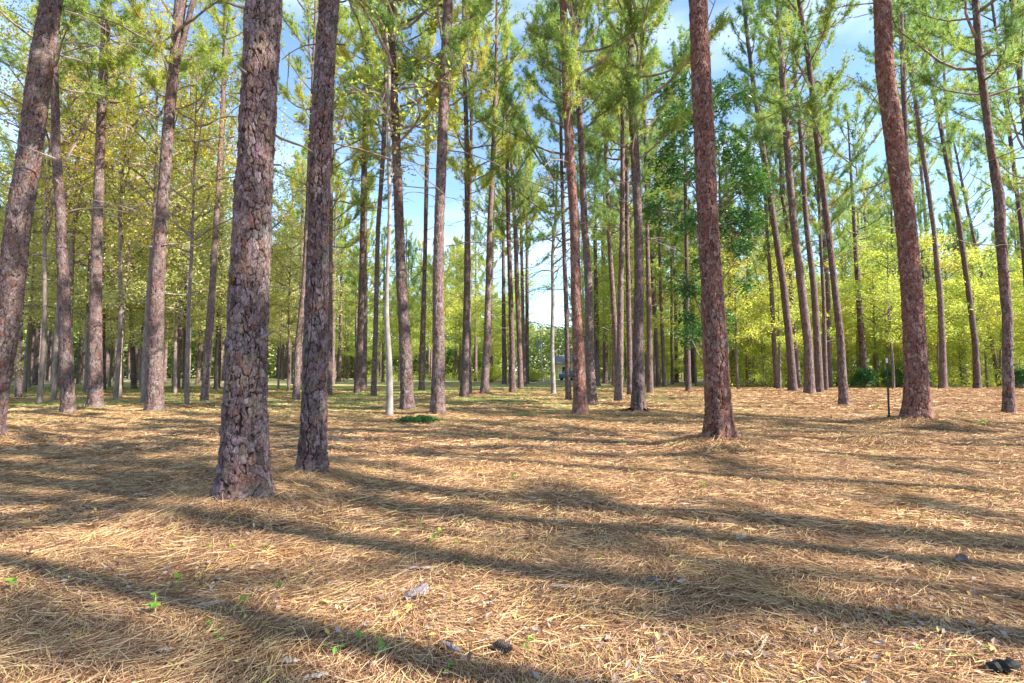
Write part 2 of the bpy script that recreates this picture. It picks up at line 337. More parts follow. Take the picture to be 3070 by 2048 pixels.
def crown_pine(seed, L=10, Rad=3.0, nb=36, tuft_m=22, nl=.22, nw=.018, dens=1.35, bare=9):
    """crown mesh around a vertical axis, z from 0 to L"""
    r = np.random.default_rng(seed); mb = MB(); C = []; Dd = []
    az = r.uniform(0, 6.28)
    for b in range(nb + bare):
        dead = b >= nb
        tt = (b + r.uniform(0, 1)) / nb if not dead else r.uniform(-.45, .05)
        az += 2.4 + r.normal(0, .35)
        z0 = tt * L * .97
        ln = Rad * math.sin(math.pi * (.22 + .74 * max(tt, 0))) ** .55 * r.choice([.5, .8, 1.0, 1.25]) * r.uniform(.85, 1.1) if not dead else r.uniform(.5, 2.6)
        ln = max(ln, .5)
        el = math.radians(r.uniform(-5, 25) + 35 * max(tt, 0)); n = 7
        P = [np.array([0, 0, z0])]; a_, e_ = az, el
        for i in range(n):
            a_ += r.normal(0, .13); e_ += r.normal(.09 if not dead else -.04, .11)
            P.append(P[-1] + ln / n * np.array([math.cos(a_) * math.cos(e_), math.sin(a_) * math.cos(e_), math.sin(e_)]))
        P = np.array(P); r0 = (.012 + .011 * ln) * (1 if not dead else .6)
        mb.tube(P, np.linspace(r0, .007, n + 1), 4, 0, False)
        if dead:
            for q in range(2):
                i = r.integers(2, n); d = P[i] - P[i - 1]; d = d / np.linalg.norm(d) + r.normal(0, .5, 3); d /= np.linalg.norm(d)
                mb.tube(np.array([P[i], P[i] + d * r.uniform(.2, .6)]), np.array([.008, .004]), 3, 0, False)
            continue
        ns = int(round((4 + ln * 1.6) * dens))
        for q in range(ns):
            f = r.uniform(.35, 1.0); i = min(int(f * n), n - 1); p = P[i] + (P[i + 1] - P[i]) * (f * n - i)
            d = P[i + 1] - P[i]; d /= np.linalg.norm(d); side = np.cross(d, [0, 0, 1]) * r.choice([-1, 1])
            d = d * .8 + side * r.uniform(.2, 1.0) + np.array([0, 0, r.uniform(.0, .7)]); d /= np.linalg.norm(d)
            sl = r.uniform(.35, .95) * (1 - .3 * tt); m = 3; Q = [p]
            for j in range(m):
                d = d + r.normal(0, .13, 3) + np.array([0, 0, .12]); d /= np.linalg.norm(d); Q.append(Q[-1] + d * sl / m)
            Q = np.array(Q); mb.tube(Q, np.linspace(.012, .006, m + 1), 3, 0, False)
            for j in range(1, m + 1):
                C.append(Q[j]); Dd.append(d)
                if r.random() < .9: C.append(Q[j] + r.normal(0, .16, 3)); Dd.append(d + r.normal(0, .4, 3))
        C.append(P[-1]); Dd.append(P[-1] - P[-2])
    C = np.array(C); Dd = np.array(Dd); Dd /= np.linalg.norm(Dd, axis=1)[:, None]
    m = tuft_m; N = len(C)
    D = Dd[:, None] * .5 + r.normal(0, .62, (N, m, 3)); D /= np.linalg.norm(D, axis=2)[..., None]
    ln = nl * r.uniform(.7, 1.15, (N, m, 1)); S = np.cross(D, r.normal(0, 1, (N, m, 3))); S /= np.linalg.norm(S, axis=2)[..., None]
    c0 = C[:, None] - Dd[:, None] * r.uniform(0, .10, (N, m, 1))
    v = np.stack([c0 - S * nw * .5, c0 + S * nw * .5, c0 + D * ln + np.array([0, 0, -.02])], 2).reshape(-1, 3)
    mb.add(v, None, np.arange(len(v)).reshape(-1, 3), 1)
    return mb

def leaf_quads(mb, C, size, r, mat=1, up=.5, aspect=.5):
    """rhombic leaves of the given size, slightly folded"""
    N = len(C); D = r.normal(0, 1, (N, 3)); D[:, 2] = D[:, 2] * .5 - .15; D /= np.linalg.norm(D, axis=1)[:, None]
    nrm = r.normal(0, 1, (N, 3)) + np.array([0, 0, up * 2]); S = np.cross(D, nrm); S /= np.linalg.norm(S, axis=1)[:, None]
    U = np.cross(S, D); L = (size * r.uniform(.6, 1.25, N))[:, None]
    a = C; b = C + D * L * .5 + S * L * aspect * .5 + U * L * .08; c = C + D * L; d = C + D * L * .5 - S * L * aspect * .5 + U * L * .08
    v = np.stack([a, b, c, d], 1).reshape(-1, 3); mb.add(v, np.arange(4 * N).reshape(-1, 4), None, mat)

def crown_broad(seed, H=10, Rad=3.0, base=.25, nb=26, leaves=5200, size=.13, spread=.38, tall=False, droop=0, aspect=.5):
    """hardwood crown around a vertical stem of height H"""
    r = np.random.default_rng(seed); mb = MB(); tips = []
    az = r.uniform(0, 6)
    for b in range(nb):
        tt = base + (1 - base) * (b + r.random()) / nb; z0 = tt * H * .98; az += 2.4 + r.normal(0, .5)
        prof = math.sin(math.pi * min(1, .22 + .78 * (tt - base) / (1 - base))) ** .6
        ln = Rad * prof * r.uniform(.5, 1.2) + .3; e = math.radians(r.uniform(5, 50)) - droop; a = az; n = 6
        P = [np.array([0, 0, z0])]
        for i in range(n):
            a += r.normal(0, .22); e += r.normal(-.02, .16)
            P.append(P[-1] + ln / n * np.array([math.cos(a) * math.cos(e), math.sin(a) * math.cos(e), math.sin(e)]))
        P = np.array(P); mb.tube(P, np.linspace(.012 + .01 * ln, .006, n + 1), 4, 0, False)
        for q in range(int(5 + ln * 2)):
            i = r.integers(1, n + 1); d = r.normal(0, 1, 3); d[2] = abs(d[2]) * .5; d /= np.linalg.norm(d); Q = P[i] + d * r.uniform(.3, .9)
            mb.tube(np.array([P[i], (P[i] + Q) / 2 + r.normal(0, .05, 3), Q]), np.array([.009, .007, .004]), 3, 0, False)
            tips += [Q, (P[i] + Q) / 2]
        tips.append(P[-1])
    tips = np.array(tips); w = r.uniform(.1, 1, len(tips)) ** 1.5; w /= w.sum()
    idx = r.choice(len(tips), leaves, p=w)
    C = tips[idx] + r.normal(0, spread * .6, (leaves, 3)) * np.array([1, 1, .6])
    leaf_quads(mb, C, size, r, aspect=aspect)
    return mb

# crown meshes, shared by the copies
PC = [crown_pine(100 + i, L=[12, 13, 11, 14, 10.5, 12][i], Rad=[3.4, 3.0, 3.8, 3.3, 2.9, 4.2][i], nb=[34, 36, 32, 38, 30, 36][i]).mesh('pine_crown', [M['branch'], M['needle']]) for i in range(6)]
PCL = [12, 13, 11, 14, 10.5, 12]
PCY = []
for me_ in PC:
    m2 = me_.copy(); m2.materials[1] = M['needle_y']; PCY.append(m2)
BC = {'yg': [crown_broad(200 + i, H=10, Rad=[2.6, 3.2, 2.2][i], leaves=[7500, 9500, 6500][i], size=.14, spread=.40).mesh('hardwood_crown', [M['branch'], M['leaf_yg']]) for i in range(3)],
      'thin': [crown_broad(230 + i, H=10, Rad=[3.2, 3.6, 3.0][i], base=.42, nb=20, leaves=[4200, 5000, 3800][i], size=.10, spread=.35).mesh('hardwood_crown', [M['branch'], M['leaf_gold']]) for i in range(3)],
      'low': [crown_broad(220 + i, H=10, Rad=[2.8, 3.4, 2.4][i], base=.06, nb=34, leaves=[12000, 14000, 10000][i], size=.15, spread=.5).mesh('hardwood_crown', [M['branch'], M['leaf_yg']]) for i in range(3)],
      'olive': [crown_broad(210 + i, H=10, Rad=[2.6, 3.2, 2.2][i], base=.3, nb=22, leaves=[6500, 8000, 5500][i], size=.13, spread=.36).mesh('hardwood_crown', [M['branch'], M['leaf_olive']]) for i in range(3)]}

ZV = lambda Y: CAM_H + Y * .78            # about where the top of the frame is at depth Y
def make_traced(name, pts, label, cat='pine tree', H=None, k=40, ring=.08, bark='bark', crown=None, mound=0, seed=0, depth=.014, flare=.25, group=None, Yover=None, crownscale=1, cells=(.085, .13), crownmats=None, base_sink=.08, lean=None):
    bx, by = ground_at(pts[0][0], pts[0][1], mound * .8)
    Y = Yover or by
    if Yover: bx = at_depth(pts[0][0], pts[0][1], Y)[0][0]
    W3 = []; R3 = []
    for (x, y, w) in pts:
        p, tdep = at_depth(x, y, Y); W3.append(p); R3.append(w / F * tdep * .5 / math.sqrt(1 + ((x - 1535) / F) ** 2))
    W3 = np.array(W3); R3 = np.array(R3)
    W3[0] = (bx, Y, 0)
    rr = np.random.default_rng(seed + 5)
    if H is None: H = rr.uniform(19, 25)
    top = W3[-1]; H = max(H, top[2] + 2.0)
    # extrapolate to the tip, straightening
    d = (W3[-1] - W3[-2]) / max(1e-3, (W3[-1][2] - W3[-2][2])); d = d * .5
    zt = [H]; ext = []; 
    for z in np.linspace(top[2] + 2, H, 4) if H - top[2] > 4 else [H]:
        ext.append(top + d * (z - top[2]))
    if ext:
        f = [(e[2] - top[2]) / (H - top[2]) for e in ext]
        R3 = np.concatenate([R3, [max(.02, R3[-1] * (1 - ff) ** .8 + .02 * ff) for ff in f]]); W3 = np.vstack([W3, np.array(ext)])
    # sample rings
    zv = min(ZV(Y) + .5, H); n1 = max(8, int(zv / ring)); zs = np.concatenate([[-base_sink - .15], np.linspace(0, zv, n1), np.arange(zv + .5, H, .5), [H]]) if H > zv + .6 else np.concatenate([[-.2], np.linspace(0, H, n1)])
    def sm(v):
        out = np.interp(zs, W3[:, 2], v); kk = max(1, int(.35 / ring)); 
        if len(out) > 6 * kk and kk > 1:
            pad = np.pad(out, kk, mode='edge'); ker = np.ones(2 * kk + 1) / (2 * kk + 1); o2 = np.convolve(pad, ker, 'valid'); out = o2
        return out
    X = sm(W3[:, 0]); R = sm(R3)
    wob = .02 * np.sin(zs * .7 + seed) + .03 * np.sin(zs * .31 + seed * 2)
    yw = (wob * .8) * np.clip(zs / 3, 0, 1)
    P = np.stack([X - bx, yw + 0 * zs, zs], 1)
    V, q, e, pl = trunk_arrays(P, R, k, seed * 31 + 11, cells[0], cells[1], depth, flare)
    mb = MB(); mb.add(V, q, None, 0, edge=e, plate=pl)
    gz = float(hgt(bx, Y))
    root = link(name, None, loc=(bx, Y, gz)); root.empty_display_size = .3
    tag(root, label, cat, group)
    link('trunk', mb.mesh('trunk', [M[bark]], True), root)
    if crown is not None and crown >= 0:
        L = PCL[crown % 6]; zc = H - L * crownscale + .2
        px = np.interp(zc, zs, P[:, 0]); tx = (np.interp(H, zs, P[:, 0]) - px) / max(1, H - zc)
        c = link('crown', (PCY if (bx < 2 and seed % 5 != 0) or seed % 4 == 1 else PC)[crown % 6], root, (px, 0, zc)); c.rotation_euler = (0, math.atan(tx), 0) ; c.scale = (crownscale,) * 3
        c.rotation_euler[2] = rr.uniform(0, 6.28) if abs(tx) < .04 else 0
    return root, P, zs, H

PINES = [
 # name-independent: pts, label, options
 ([(-42,1315,92),(-8,1130,82),(25,930,80),(57,680,77),(98,446,73),(123,223,73),(157,0,62)], 'thick grey-lavender pine leaning right, cut by the left edge of the picture', dict(k=160, ring=.02, mound=.10, cells=(.085,.12), depth=.016)),
 ([(204,1238,40),(200,1080,42),(193,860,34),(183,680,31),(165,446,27),(163,223,20),(160,0,18)], 'pale bowed pine just right of the leaning pine at the left edge', dict(k=72, ring=.04, mound=.08)),
 ([(286,1221,44),(286,900,36),(288,680,31),(300,446,27),(311,223,27),(321,0,26)], 'dark straight pine with a thin sunlit right rim, third trunk from the left', dict(k=72, ring=.04, mound=.08)),
 ([(465,1232,52),(466,1030,45),(471,860,42),(483,680,35),(502,446,34),(521,223,30),(541,0,34)], 'pine half dark and half bright lavender on a straw mound, forking high up', dict(k=80, ring=.035, mound=.10)),
 ([(613,1202,22),(628,1000,25),(637,860,19),(648,680,16),(660,446,14),(671,223,11),(677,0,9)], 'slim pine leaning right in the grass left of the biggest trunk', dict()),
 ([(650,1168,18),(655,1000,16),(658,860,14),(663,680,13),(668,440,10),(674,200,8)], 'pale slender pine directly behind the slim leaning one left of the biggest trunk', dict()),
 ([(731,1498,134),(732,1380,128),(732,1240,122),(737,1030,115),(746,860,110),(751,680,108),(769,446,101),(781,223,102),(795,0,101)], 'biggest and nearest pine trunk with thick furrowed plates and a flared base', dict(k=288, ring=.010, mound=.10, cells=(.062,.098), depth=.017, flare=.42)),
 ([(935,1430,74),(942,1240,68),(946,1030,65),(953,860,60),(957,680,57),(965,446,60),(975,223,55),(991,0,54)], 'second nearest pine trunk, close right of the biggest one', dict(k=224, ring=.011, mound=.09, cells=(.062,.098), depth=.015, flare=.34)),
 ([(888,1198,20),(893,1040,18),(911,860,15),(920,680,14),(930,446,12),(936,300,10)], 'slim pine seen between the two nearest trunks', dict()),
 ([(1071,1178,20),(1079,1037,18),(1084,860,15),(1087,680,13),(1090,446,10),(1098,223,9),(1098,0,7)], 'left lavender stem of a close pair on one dark mound', dict(mound=.10)),
 ([(1090,1172,18),(1091,1037,17),(1092,900,14),(1094,700,11),(1096,500,9),(1104,300,7)], 'right darker stem of a close pair on one dark mound', dict()),
 ([(1120,1186,16),(1124,1060,14),(1129,860,13),(1133,680,12),(1150,446,13),(1158,223,11),(1148,100,10),(1142,0,9)], 'thin brown pine between the close pair and the smooth white trunk', dict()),
 ([(1222,1229,38),(1214,1037,34),(1203,860,29),(1197,680,26),(1188,446,25),(1178,223,20),(1172,0,20)], 'dark reddish pine leaning left just right of the smooth white trunk', dict(k=72, ring=.04, mound=.07)),
 ([(1264,1171,17),(1268,1000,15),(1272,860,12),(1276,680,11),(1281,446,12),(1285,223,10),(1287,100,8)], 'thin grey pine with a reddish foot between the dark leaning pine and the bright one', dict(mound=.08)),
 ([(1313,1240,41),(1315,1037,34),(1314,860,31),(1316,680,28),(1325,446,29),(1334,223,28),(1344,0,28)], 'tall straight pine with a bright lavender right half, left of the picture centre', dict(k=72, ring=.04, mound=.08)),
 ([(1392,1191,26),(1396,1037,20),(1400,860,18),(1401,680,15),(1400,446,14),(1393,223,10),(1389,0,7)], 'upright brown pine right of the bright one, first of a crossing pair', dict(mound=.06)),
 ([(1406,1184,16),(1406,1000,12),(1406,700,10),(1412,446,9),(1415,223,8),(1419,0,6)], 'very slender pine crossing behind the upright brown one', dict()),
 ([(1452,1180,24),(1460,1037,20),(1464,860,16),(1468,680,14),(1476,540,14),(1480,446,14),(1488,223,10),(1490,0,7)], 'pine on a dark cone-shaped mound with long upturned limbs high up', dict(mound=.18)),
 ([(1512,1153,13),(1510,950,11),(1509,700,9),(1510,500,8)], 'far thin dark pine right of the cone-shaped mound', dict()),
 ([(1537,1175,18),(1535,1037,15),(1530,860,13),(1524,680,12),(1520,446,10),(1520,223,8)], 'blue-grey pine on a dark mound, first of four slim trunks left of the sky gap', dict(mound=.14)),
 ([(1561,1166,15),(1556,1000,14),(1550,860,13),(1545,680,12),(1532,446,9)], 'brown pine, second of four slim trunks left of the sky gap', dict()),
 ([(1572,1156,10),(1569,1000,10),(1566,860,9),(1562,680,8),(1556,446,6)], 'thin mauve pine, third of four slim trunks left of the sky gap', dict()),
 ([(1580,1151,11),(1580,950,10),(1580,700,8),(1576,480,6)], 'thin straight pine beside the sky gap, last of the four slim trunks', dict()),
 ([(1704,1198,16),(1699,950,13),(1693,800,11),(1689,680,10),(1684,500,9),(1680,300,7)], 'pale smooth-looking slim pine left of the two tall central trunks', dict()),
 ([(1740,1240,40),(1734,1037,31),(1726,860,28),(1723,680,26),(1707,446,25),(1696,223,23),(1688,0,20)], 'left of the two tall central pines, red-brown at its foot', dict(k=72, ring=.04, mound=.08, bark='bark_red')),
 ([(1775,1214,30),(1767,1037,23),(1765,860,21),(1752,680,18),(1743,446,17),(1730,223,15),(1719,0,12)], 'right of the two tall central pines, slimmer and greyer', dict(mound=.03)),
 ([(1815,1150,16),(1814,950,13),(1808,750,12),(1818,446,10),(1818,250,7)], 'far knobbly pine with a short side limb right of the central pair', dict()),
 ([(1852,1182,15),(1845,1000,15),(1836,860,14),(1825,680,11),(1815,450,9),(1806,200,7)], 'slim pine leaning left that crosses a pale straight one', dict()),
 ([(1854,1201,23),(1859,1037,19),(1861,860,16),(1865,680,13),(1866,446,11),(1866,223,10),(1863,0,8)], 'pale straight pine with lavender edge behind the leaning slim one', dict()),
 ([(1889,1184,16),(1885,950,14),(1880,680,12),(1880,446,10),(1880,280,7)], 'brown slim pine half hidden left of the rough trunk with exposed roots', dict()),
 ([(1914,1233,40),(1913,1037,29),(1917,860,27),(1914,680,24),(1903,446,25),(1891,223,23),(1882,0,20)], 'tall rough pine right of centre with reddish foot and exposed roots', dict(k=72, ring=.04, mound=.07)),
 ([(1949,1178,19),(1947,1000,16),(1944,860,13),(1940,680,10),(1934,400,8)], 'grey pine just right of the rough trunk with exposed roots', dict()),
 ([(1975,1160,14),(1966,1000,12),(1958,860,11),(1948,600,9)], 'far dark pine leaning left, second behind the exposed roots', dict()),
 ([(1992,1160,11),(1984,950,10),(1975,680,8),(1968,500,6)], 'far thin dark pine leaning left, third behind the exposed roots', dict()),
 ([(2015,1153,8),(2013,900,7),(2012,700,5)], 'very thin far pine between the exposed roots and the red trunk', dict()),
 ([(2064,1172,16),(2060,950,13),(2057,680,10),(2054,450,7)], 'upright brown pine behind the lower dark green leaves', dict()),
 ([(2156,1318,80),(2153,1240,72),(2149,1130,67),(2146,1037,63),(2133,860,60),(2123,680,58),(2112,446,58),(2101,223,54),(2092,0,51)], 'large red-brown plated pine standing on a pale straw mound', dict(k=160, ring=.018, mound=.20, bark='bark_red', cells=(.07,.095), depth=.015, flare=.32)),
 ([(2200,1154,18),(2192,950,14),(2186,800,12),(2180,600,9)], 'stout far pine just right of the red-brown plated trunk', dict()),
 ([(2330,1167,16),(2320,1037,13),(2312,860,12),(2298,680,9),(2290,500,7)], 'slim smooth pine left of the row of leaning pines', dict()),
 ([(2378,1172,27),(2367,1037,22),(2350,860,21),(2322,680,18),(2286,446,17),(2267,313,14),(2254,223,13),(2238,90,10),(2229,0,9)], 'first of the leaning pines right of the dark-leaved tree, rim-lit on the right', dict(mound=.05)),
 ([(2395,1162,15),(2378,950,14),(2368,800,12),(2360,680,11),(2343,580,10),(2338,446,9),(2332,313,7)], 'grey pine close behind the first leaning pine', dict()),
 ([(2428,1180,31),(2423,1037,26),(2402,860,25),(2379,680,21),(2361,446,20),(2345,223,17),(2332,0,14)], 'stoutest of the leaning pines, on a low straw mound with reddish foot', dict(mound=.07, k=56)),
 ([(2458,1176,23),(2446,950,21),(2440,860,19),(2419,680,15),(2404,446,13),(2382,223,11),(2370,70,8)], 'leaning pine with lavender sunlit foot right of the stoutest one', dict()),
 ([(2476,1170,14),(2470,900,11),(2458,680,9),(2450,450,7)], 'thin pale pine squeezed between two leaning pines', dict()),
 ([(2489,1162,16),(2481,860,13),(2467,680,11),(2445,550,8)], 'dark brown pine behind the lone near leaning trunk', dict()),
 ([(2530,1215,28),(2520,1037,21),(2501,860,19),(2483,680,18),(2453,446,17),(2430,223,15),(2411,90,13),(2396,0,12)], 'lone dark pine leaning left, standing nearer than the leaning row', dict(k=56, ring=.05)),
 ([(2748,1256,78),(2747,1130,70),(2742,1037,67),(2732,860,62),(2719,680,62),(2687,446,60),(2653,223,54),(2643,0,51)], 'large leaning pine with red peeling plates beside the thin steel post', dict(k=160, ring=.018, mound=.20, bark='bark_red', cells=(.075,.105), depth=.016, flare=.32)),
 ([(2745,1172,22),(2735,900,19),(2724,600,18),(2716,446,17),(2709,223,16),(2697,0,15)], 'dark pine emerging from behind the right side of the large leaning pine', dict()),
 ([(2796,1142,15),(2783,860,13),(2777,680,12),(2769,600,10),(2756,446,9),(2745,380,7)], 'dark slim pine right behind the large leaning pine, ferns of ivy on it', dict()),
 ([(2827,1166,26),(2827,1037,19),(2817,860,18),(2799,680,14),(2764,446,14),(2747,313,13),(2730,223,12),(2711,45,8)], 'curved pine, first right of the large leaning one', dict()),
 ([(2884,1151,26),(2885,950,18),(2871,860,15),(2860,680,13),(2846,446,11),(2836,313,9),(2826,150,8),(2810,0,6)], 'straight-footed dark pine, second right of the large leaning one', dict()),
 ([(2931,1166,24),(2923,1037,19),(2902,860,17),(2877,680,15),(2832,446,13),(2806,313,12),(2782,223,10),(2760,60,8)], 'strongly leaning pine, third right of the large leaning one', dict()),
 ([(2995,1157,15),(2961,950,12),(2943,820,11),(2912,680,9),(2890,580,8),(2863,446,6)], 'thin steeply leaning stem left of the dark trunk near the right edge', dict()),
 ([(3025,1238,35),(3021,1037,31),(3022,950,31),(3014,860,32),(3000,680,33),(2997,600,35),(2968,446,23),(2939,223,22),(2924,0,20)], 'dark violet pine with a swollen bend, last near trunk before the right edge', dict(k=72, ring=.04)),
 ([(3095,1190,16),(3080,900,15),(3062,690,14),(3035,446,12),(3023,357,11),(3000,223,9),(2988,112,8),(2973,0,7)], 'slender pine entering from the right edge with blue-grey upper stem', dict()),
 ([(3165,1215,26),(3120,900,22),(3090,500,18),(3060,268,14),(3048,134,13),(3030,0,11)], 'dark knotty pine top leaning in from beyond the right edge', dict()),
 ([(359,1168,18),(361,1000,14),(363,860,11),(364,680,9),(368,500,7)], 'dark upright pine behind, between the rim-lit pine and the forking one', dict()),
 ([(401,1168,17),(396,1000,13),(393,860,10),(397,680,9),(400,500,7)], 'pine with a dark broad foot just left of the forking pine', dict()),
 ([(312,1168,11),(311,900,9),(313,700,7)], 'thin dark pine hard against the right rim of the third trunk', dict()),
 ([(527,1165,22),(540,1000,17),(553,860,15),(580,680,11),(590,450,8)], 'pale pine leaning right, first beyond the forking pine', dict()),
 ([(553,1168,13),(556,950,10),(560,750,8)], 'red-footed thin pine close beside the pale leaning one', dict()),
 ([(55,1190,18),(62,950,15),(80,680,12),(95,450,8)], 'pale pine standing just behind the far-left leaning trunk', dict()),
 ([(870,1152,15),(873,950,13),(876,700,10)], 'broad pale far pine seen left of the second nearest trunk', dict()),
 ([(987,1186,16),(990,1000,14),(992,700,11)], 'pale pine just peeping out right of the second nearest trunk', dict()),
]
# base mounds must be known before anything is set on the ground
for pts, lab, o in PINES:
    if o.get('mound'):
        x, y = ground_at(pts[0][0], pts[0][1], o['mound'] * .8)
        MOUNDS.append((x, y, o['mound'], .42 + pts[0][2] / F * y * .9))
x_, y_ = ground_at(1650, 1350); MOUNDS.append((x_, y_, .03, 1.0))
x_, y_ = ground_at(1255, 1262); MOUNDS.append((x_, y_, .05, .8))
x_, y_ = ground_at(2650, 1330); MOUNDS.append((x_, y_, .06, .6))

bases = []
for i, (pts, lab, o) in enumerate(PINES):
    o = dict(o); o.setdefault('crown', i % 6); o.setdefault('ring', .08)
    root, P, zs, H = make_traced('pine_tree', pts, lab, seed=i + 1, **o)
    bases.append((root.location.x, root.location.y))
    if i in (0, 3, 6, 7, 36, 46, 53):
        rs = np.random.default_rng(i)
        for q_ in range(4):
            zc = rs.uniform(1.6, 7); kx = int(np.searchsorted(zs, zc)); a = rs.uniform(3.5, 6.0); rad = pts[3][2] / F * root.location.y * .42
            p0 = np.array([P[kx, 0] + math.cos(a) * rad, P[kx, 1] + math.sin(a) * rad, zc]); d = np.array([math.cos(a), math.sin(a), rs.uniform(-.2, .5)])
            mb = MB(); L_ = rs.uniform(.06, .22); mb.tube(np.array([p0 - d * .05, p0 + d * L_ * .6, p0 + d * L_ + np.array([0, 0, .01])]), np.array([.022, .015, .010]), 7)
            link('broken_stub', mb.mesh('broken_stub', [M['branch']]), root)
    if i == 3:   # second leader of the forking pine
        Y = root.location.y; a, ta = at_depth(529, 190, Y); b, tb = at_depth(552, 110, Y); c_, tc_ = at_depth(580, 0, Y); d_, _ = at_depth(600, -110, Y)
        mb = MB(); r0 = 8 / F * ta; q = [a, b, c_, d_, d_ + np.array([.5, 0, 3])]
        Q = np.array(q) - np.array(root.location); zq = np.linspace(0, 1, 30); pp = np.stack([np.interp(zq, np.linspace(0, 1, 5), Q[:, j]) for j in range(3)], 1)
        V, qq, e, pl = trunk_arrays(pp, np.linspace(r0, .04, 30), 20, 5, flare=0); mb.add(V, qq, None, 0, edge=e, plate=pl)
        link('second_leader', mb.mesh('second_leader', [M['bark']], True), root)
    if i == 30:  # exposed roots
        mb = MB()
        for (a, L_) in ((3.3, .8), (3.9, .6), (5.2, .5), (.2, .5), (2.9, .5)):
            s = np.linspace(.12, L_, 7); xs = np.cos(a + .2 * s) * s; ys = np.sin(a + .2 * s) * s
            zz = hgt(root.location.x + xs, root.location.y + ys) - root.location.z + np.linspace(.08, -.01, 7)
            mb.tube(np.stack([xs, ys, zz], 1), np.linspace(.07, .025, 7), 8, 0)
        link('root', mb.mesh('root', [M['bark_red']], True), root)

# ------------------------------------------------------------------ hardwoods
def make_hard(name, pts, label, mat, H, crown=None, seed=0, cat='hardwood tree', k=14, forks=(), cs=None, group=None, Y=None):
    bx, by = ground_at(pts[0][0], pts[0][1]); Y = Y or by
    bx = at_depth(pts[0][0], pts[0][1], Y)[0][0]
    W3 = []; R = []
    for (x, y, w) in pts:
        p, t_ = at_depth(x, y, Y); W3.append(p); R.append(w / F * t_ * .5 / math.sqrt(1 + ((x - 1535) / F) ** 2))
    W3 = np.array(W3); W3[0, 2] = -.1
    if H > W3[-1][2] + .5:
        d = (W3[-1] - W3[-2]) / (W3[-1][2] - W3[-2][2]) * .5
        W3 = np.vstack([W3, W3[-1] + d * (H - W3[-1][2])]); R.append(.015)
    W3 = W3 - np.array([bx, Y, 0]); n = 60; zz = np.linspace(W3[0, 2], W3[-1, 2], n)
    P = np.stack([np.interp(zz, W3[:, 2], W3[:, 0]) + .03 * np.sin(zz * 1.1 + seed), .05 * np.sin(zz * .9 + seed), zz], 1)
    P[:, 0] = np.convolve(np.pad(P[:, 0], 2, 'edge'), np.ones(5) / 5, 'valid')
    mb = MB(); mb.tube(P, np.interp(zz, W3[:, 2], R) * (1 + .3 * np.exp(-np.maximum(zz, 0) / .2)), k, 0)
    root = link(name, None, loc=(bx, Y, float(hgt(bx, Y)))); tag(root, label, cat, group)
    link('trunk', mb.mesh('trunk', [M[mat]], True), root)
    for fp in forks:
        q = []; rr = []
        for (x, y, w) in fp:
            p, t_ = at_depth(x, y, Y); q.append(p - np.array([bx, Y, 0])); rr.append(w / F * t_ * .5)
        fb = MB(); fb.tube(np.array(q), np.array(rr), 8, 0); link('branch', fb.mesh('branch', [M[mat]], True), root)
    if crown:
        c = link('crown', crown, root, (0, 0, 0)); s = W3[-1, 2] / 10
        c.scale = (cs or s, cs or s, s); c.rotation_euler = (0, 0, seed * 1.7)
    return root
sparse = crown_broad(300, H=10, Rad=2.2, base=.5, nb=18, leaves=1500, size=.11).mesh('sparse_crown', [M['branch'], M['leaf_yg']])
make_hard('white_barked_tree', [(1164,1247,22),(1166,1037,17),(1162,990,16),(1163,860,12),(1165,680,12),(1167,446,12),(1167,223,11),(1158,130,9),(1145,0,8)], 'slender tree with smooth whitish bark standing free in front of the pines', 'smooth', 17, sparse, 1, 'pale tree', 20)
make_hard('forked_tree', [(423,1168,15),(428,1000,13),(436,860,11),(441,700,10),(443,660,9)], 'dark-limbed tree forking in two behind the forking pine', 'dark', 9, BC['olive'][0], 2, forks=[[(441,690,9),(430,640,7),(413,560,6),(408,480,5),(398,430,3)], [(444,670,8),(455,610,6),(464,560,5),(470,490,3)]])
make_hard('forked_tree', [(2263,1154,11),(2260,1080,10),(2254,1020,9),(2253,940,6),(2252,860,5)], 'small tree with two upswept side branches in front of the bright leaves', 'dark', 9, BC['yg'][0], 3, forks=[[(2254,1024,6),(2238,990,5),(2226,960,4),(2221,940,3)], [(2255,1022,5),(2266,1000,4),(2274,960,3)]])
make_hard('slim_dark_tree', [(2296,1156,9),(2285,950,8),(2267,810,8),(2251,730,7),(2240,640,5)], 'thin dark stem leaning left beside the small forked tree', 'dark', 13, BC['yg'][1], 4, cs=.8)
make_hard('slim_dark_tree', [(2242,1156,5),(2238,1060,4),(2232,1000,3)], 'thinnest crooked sapling left of the small forked tree', 'dark', 4.5, None, 14)
make_hard('slim_dark_tree', [(2571,1156,8),(2572,860,7),(2569,750,6),(2574,620,4)], 'straight thin dark stem rising left out of the dark shrubs', 'dark', 12, BC['yg'][2], 5, cs=.8)
make_hard('slim_dark_tree', [(2627,1154,9),(2617,950,8),(2604,810,7),(2595,680,6),(2586,540,4)], 'thin dark stem leaning left, rising right out of the dark shrubs', 'dark', 14, BC['yg'][0], 6, cs=.8)
make_hard('crooked_tree', [(2668,1158,15),(2664,1060,13),(2657,980,12),(2650,915,12),(2658,860,9),(2658,830,8)], 'crooked knobbly trunk above the thin steel post, split at the top', 'smooth', 8.5, BC['yg'][1], 7, forks=[[(2658,836,8),(2672,805,6),(2690,790,4),(2702,780,3)], [(2657,836,6),(2648,815,4),(2640,800,3)]], cs=.75)
make_hard('grey_leafy_tree', [(1658,1181,15),(1656,990,12),(1657,860,11),(1658,750,10),(1663,680,9),(1667,600,7)], 'lone slender grey tree in front of the sky gap, thin blue-green leaves', 'smooth', 17, crown_broad(305, H=10, Rad=2.6, base=.45, nb=22, leaves=1900, size=.10).mesh('thin_crown', [M['branch'], M['leaf_far']]), 8, cs=1.3)
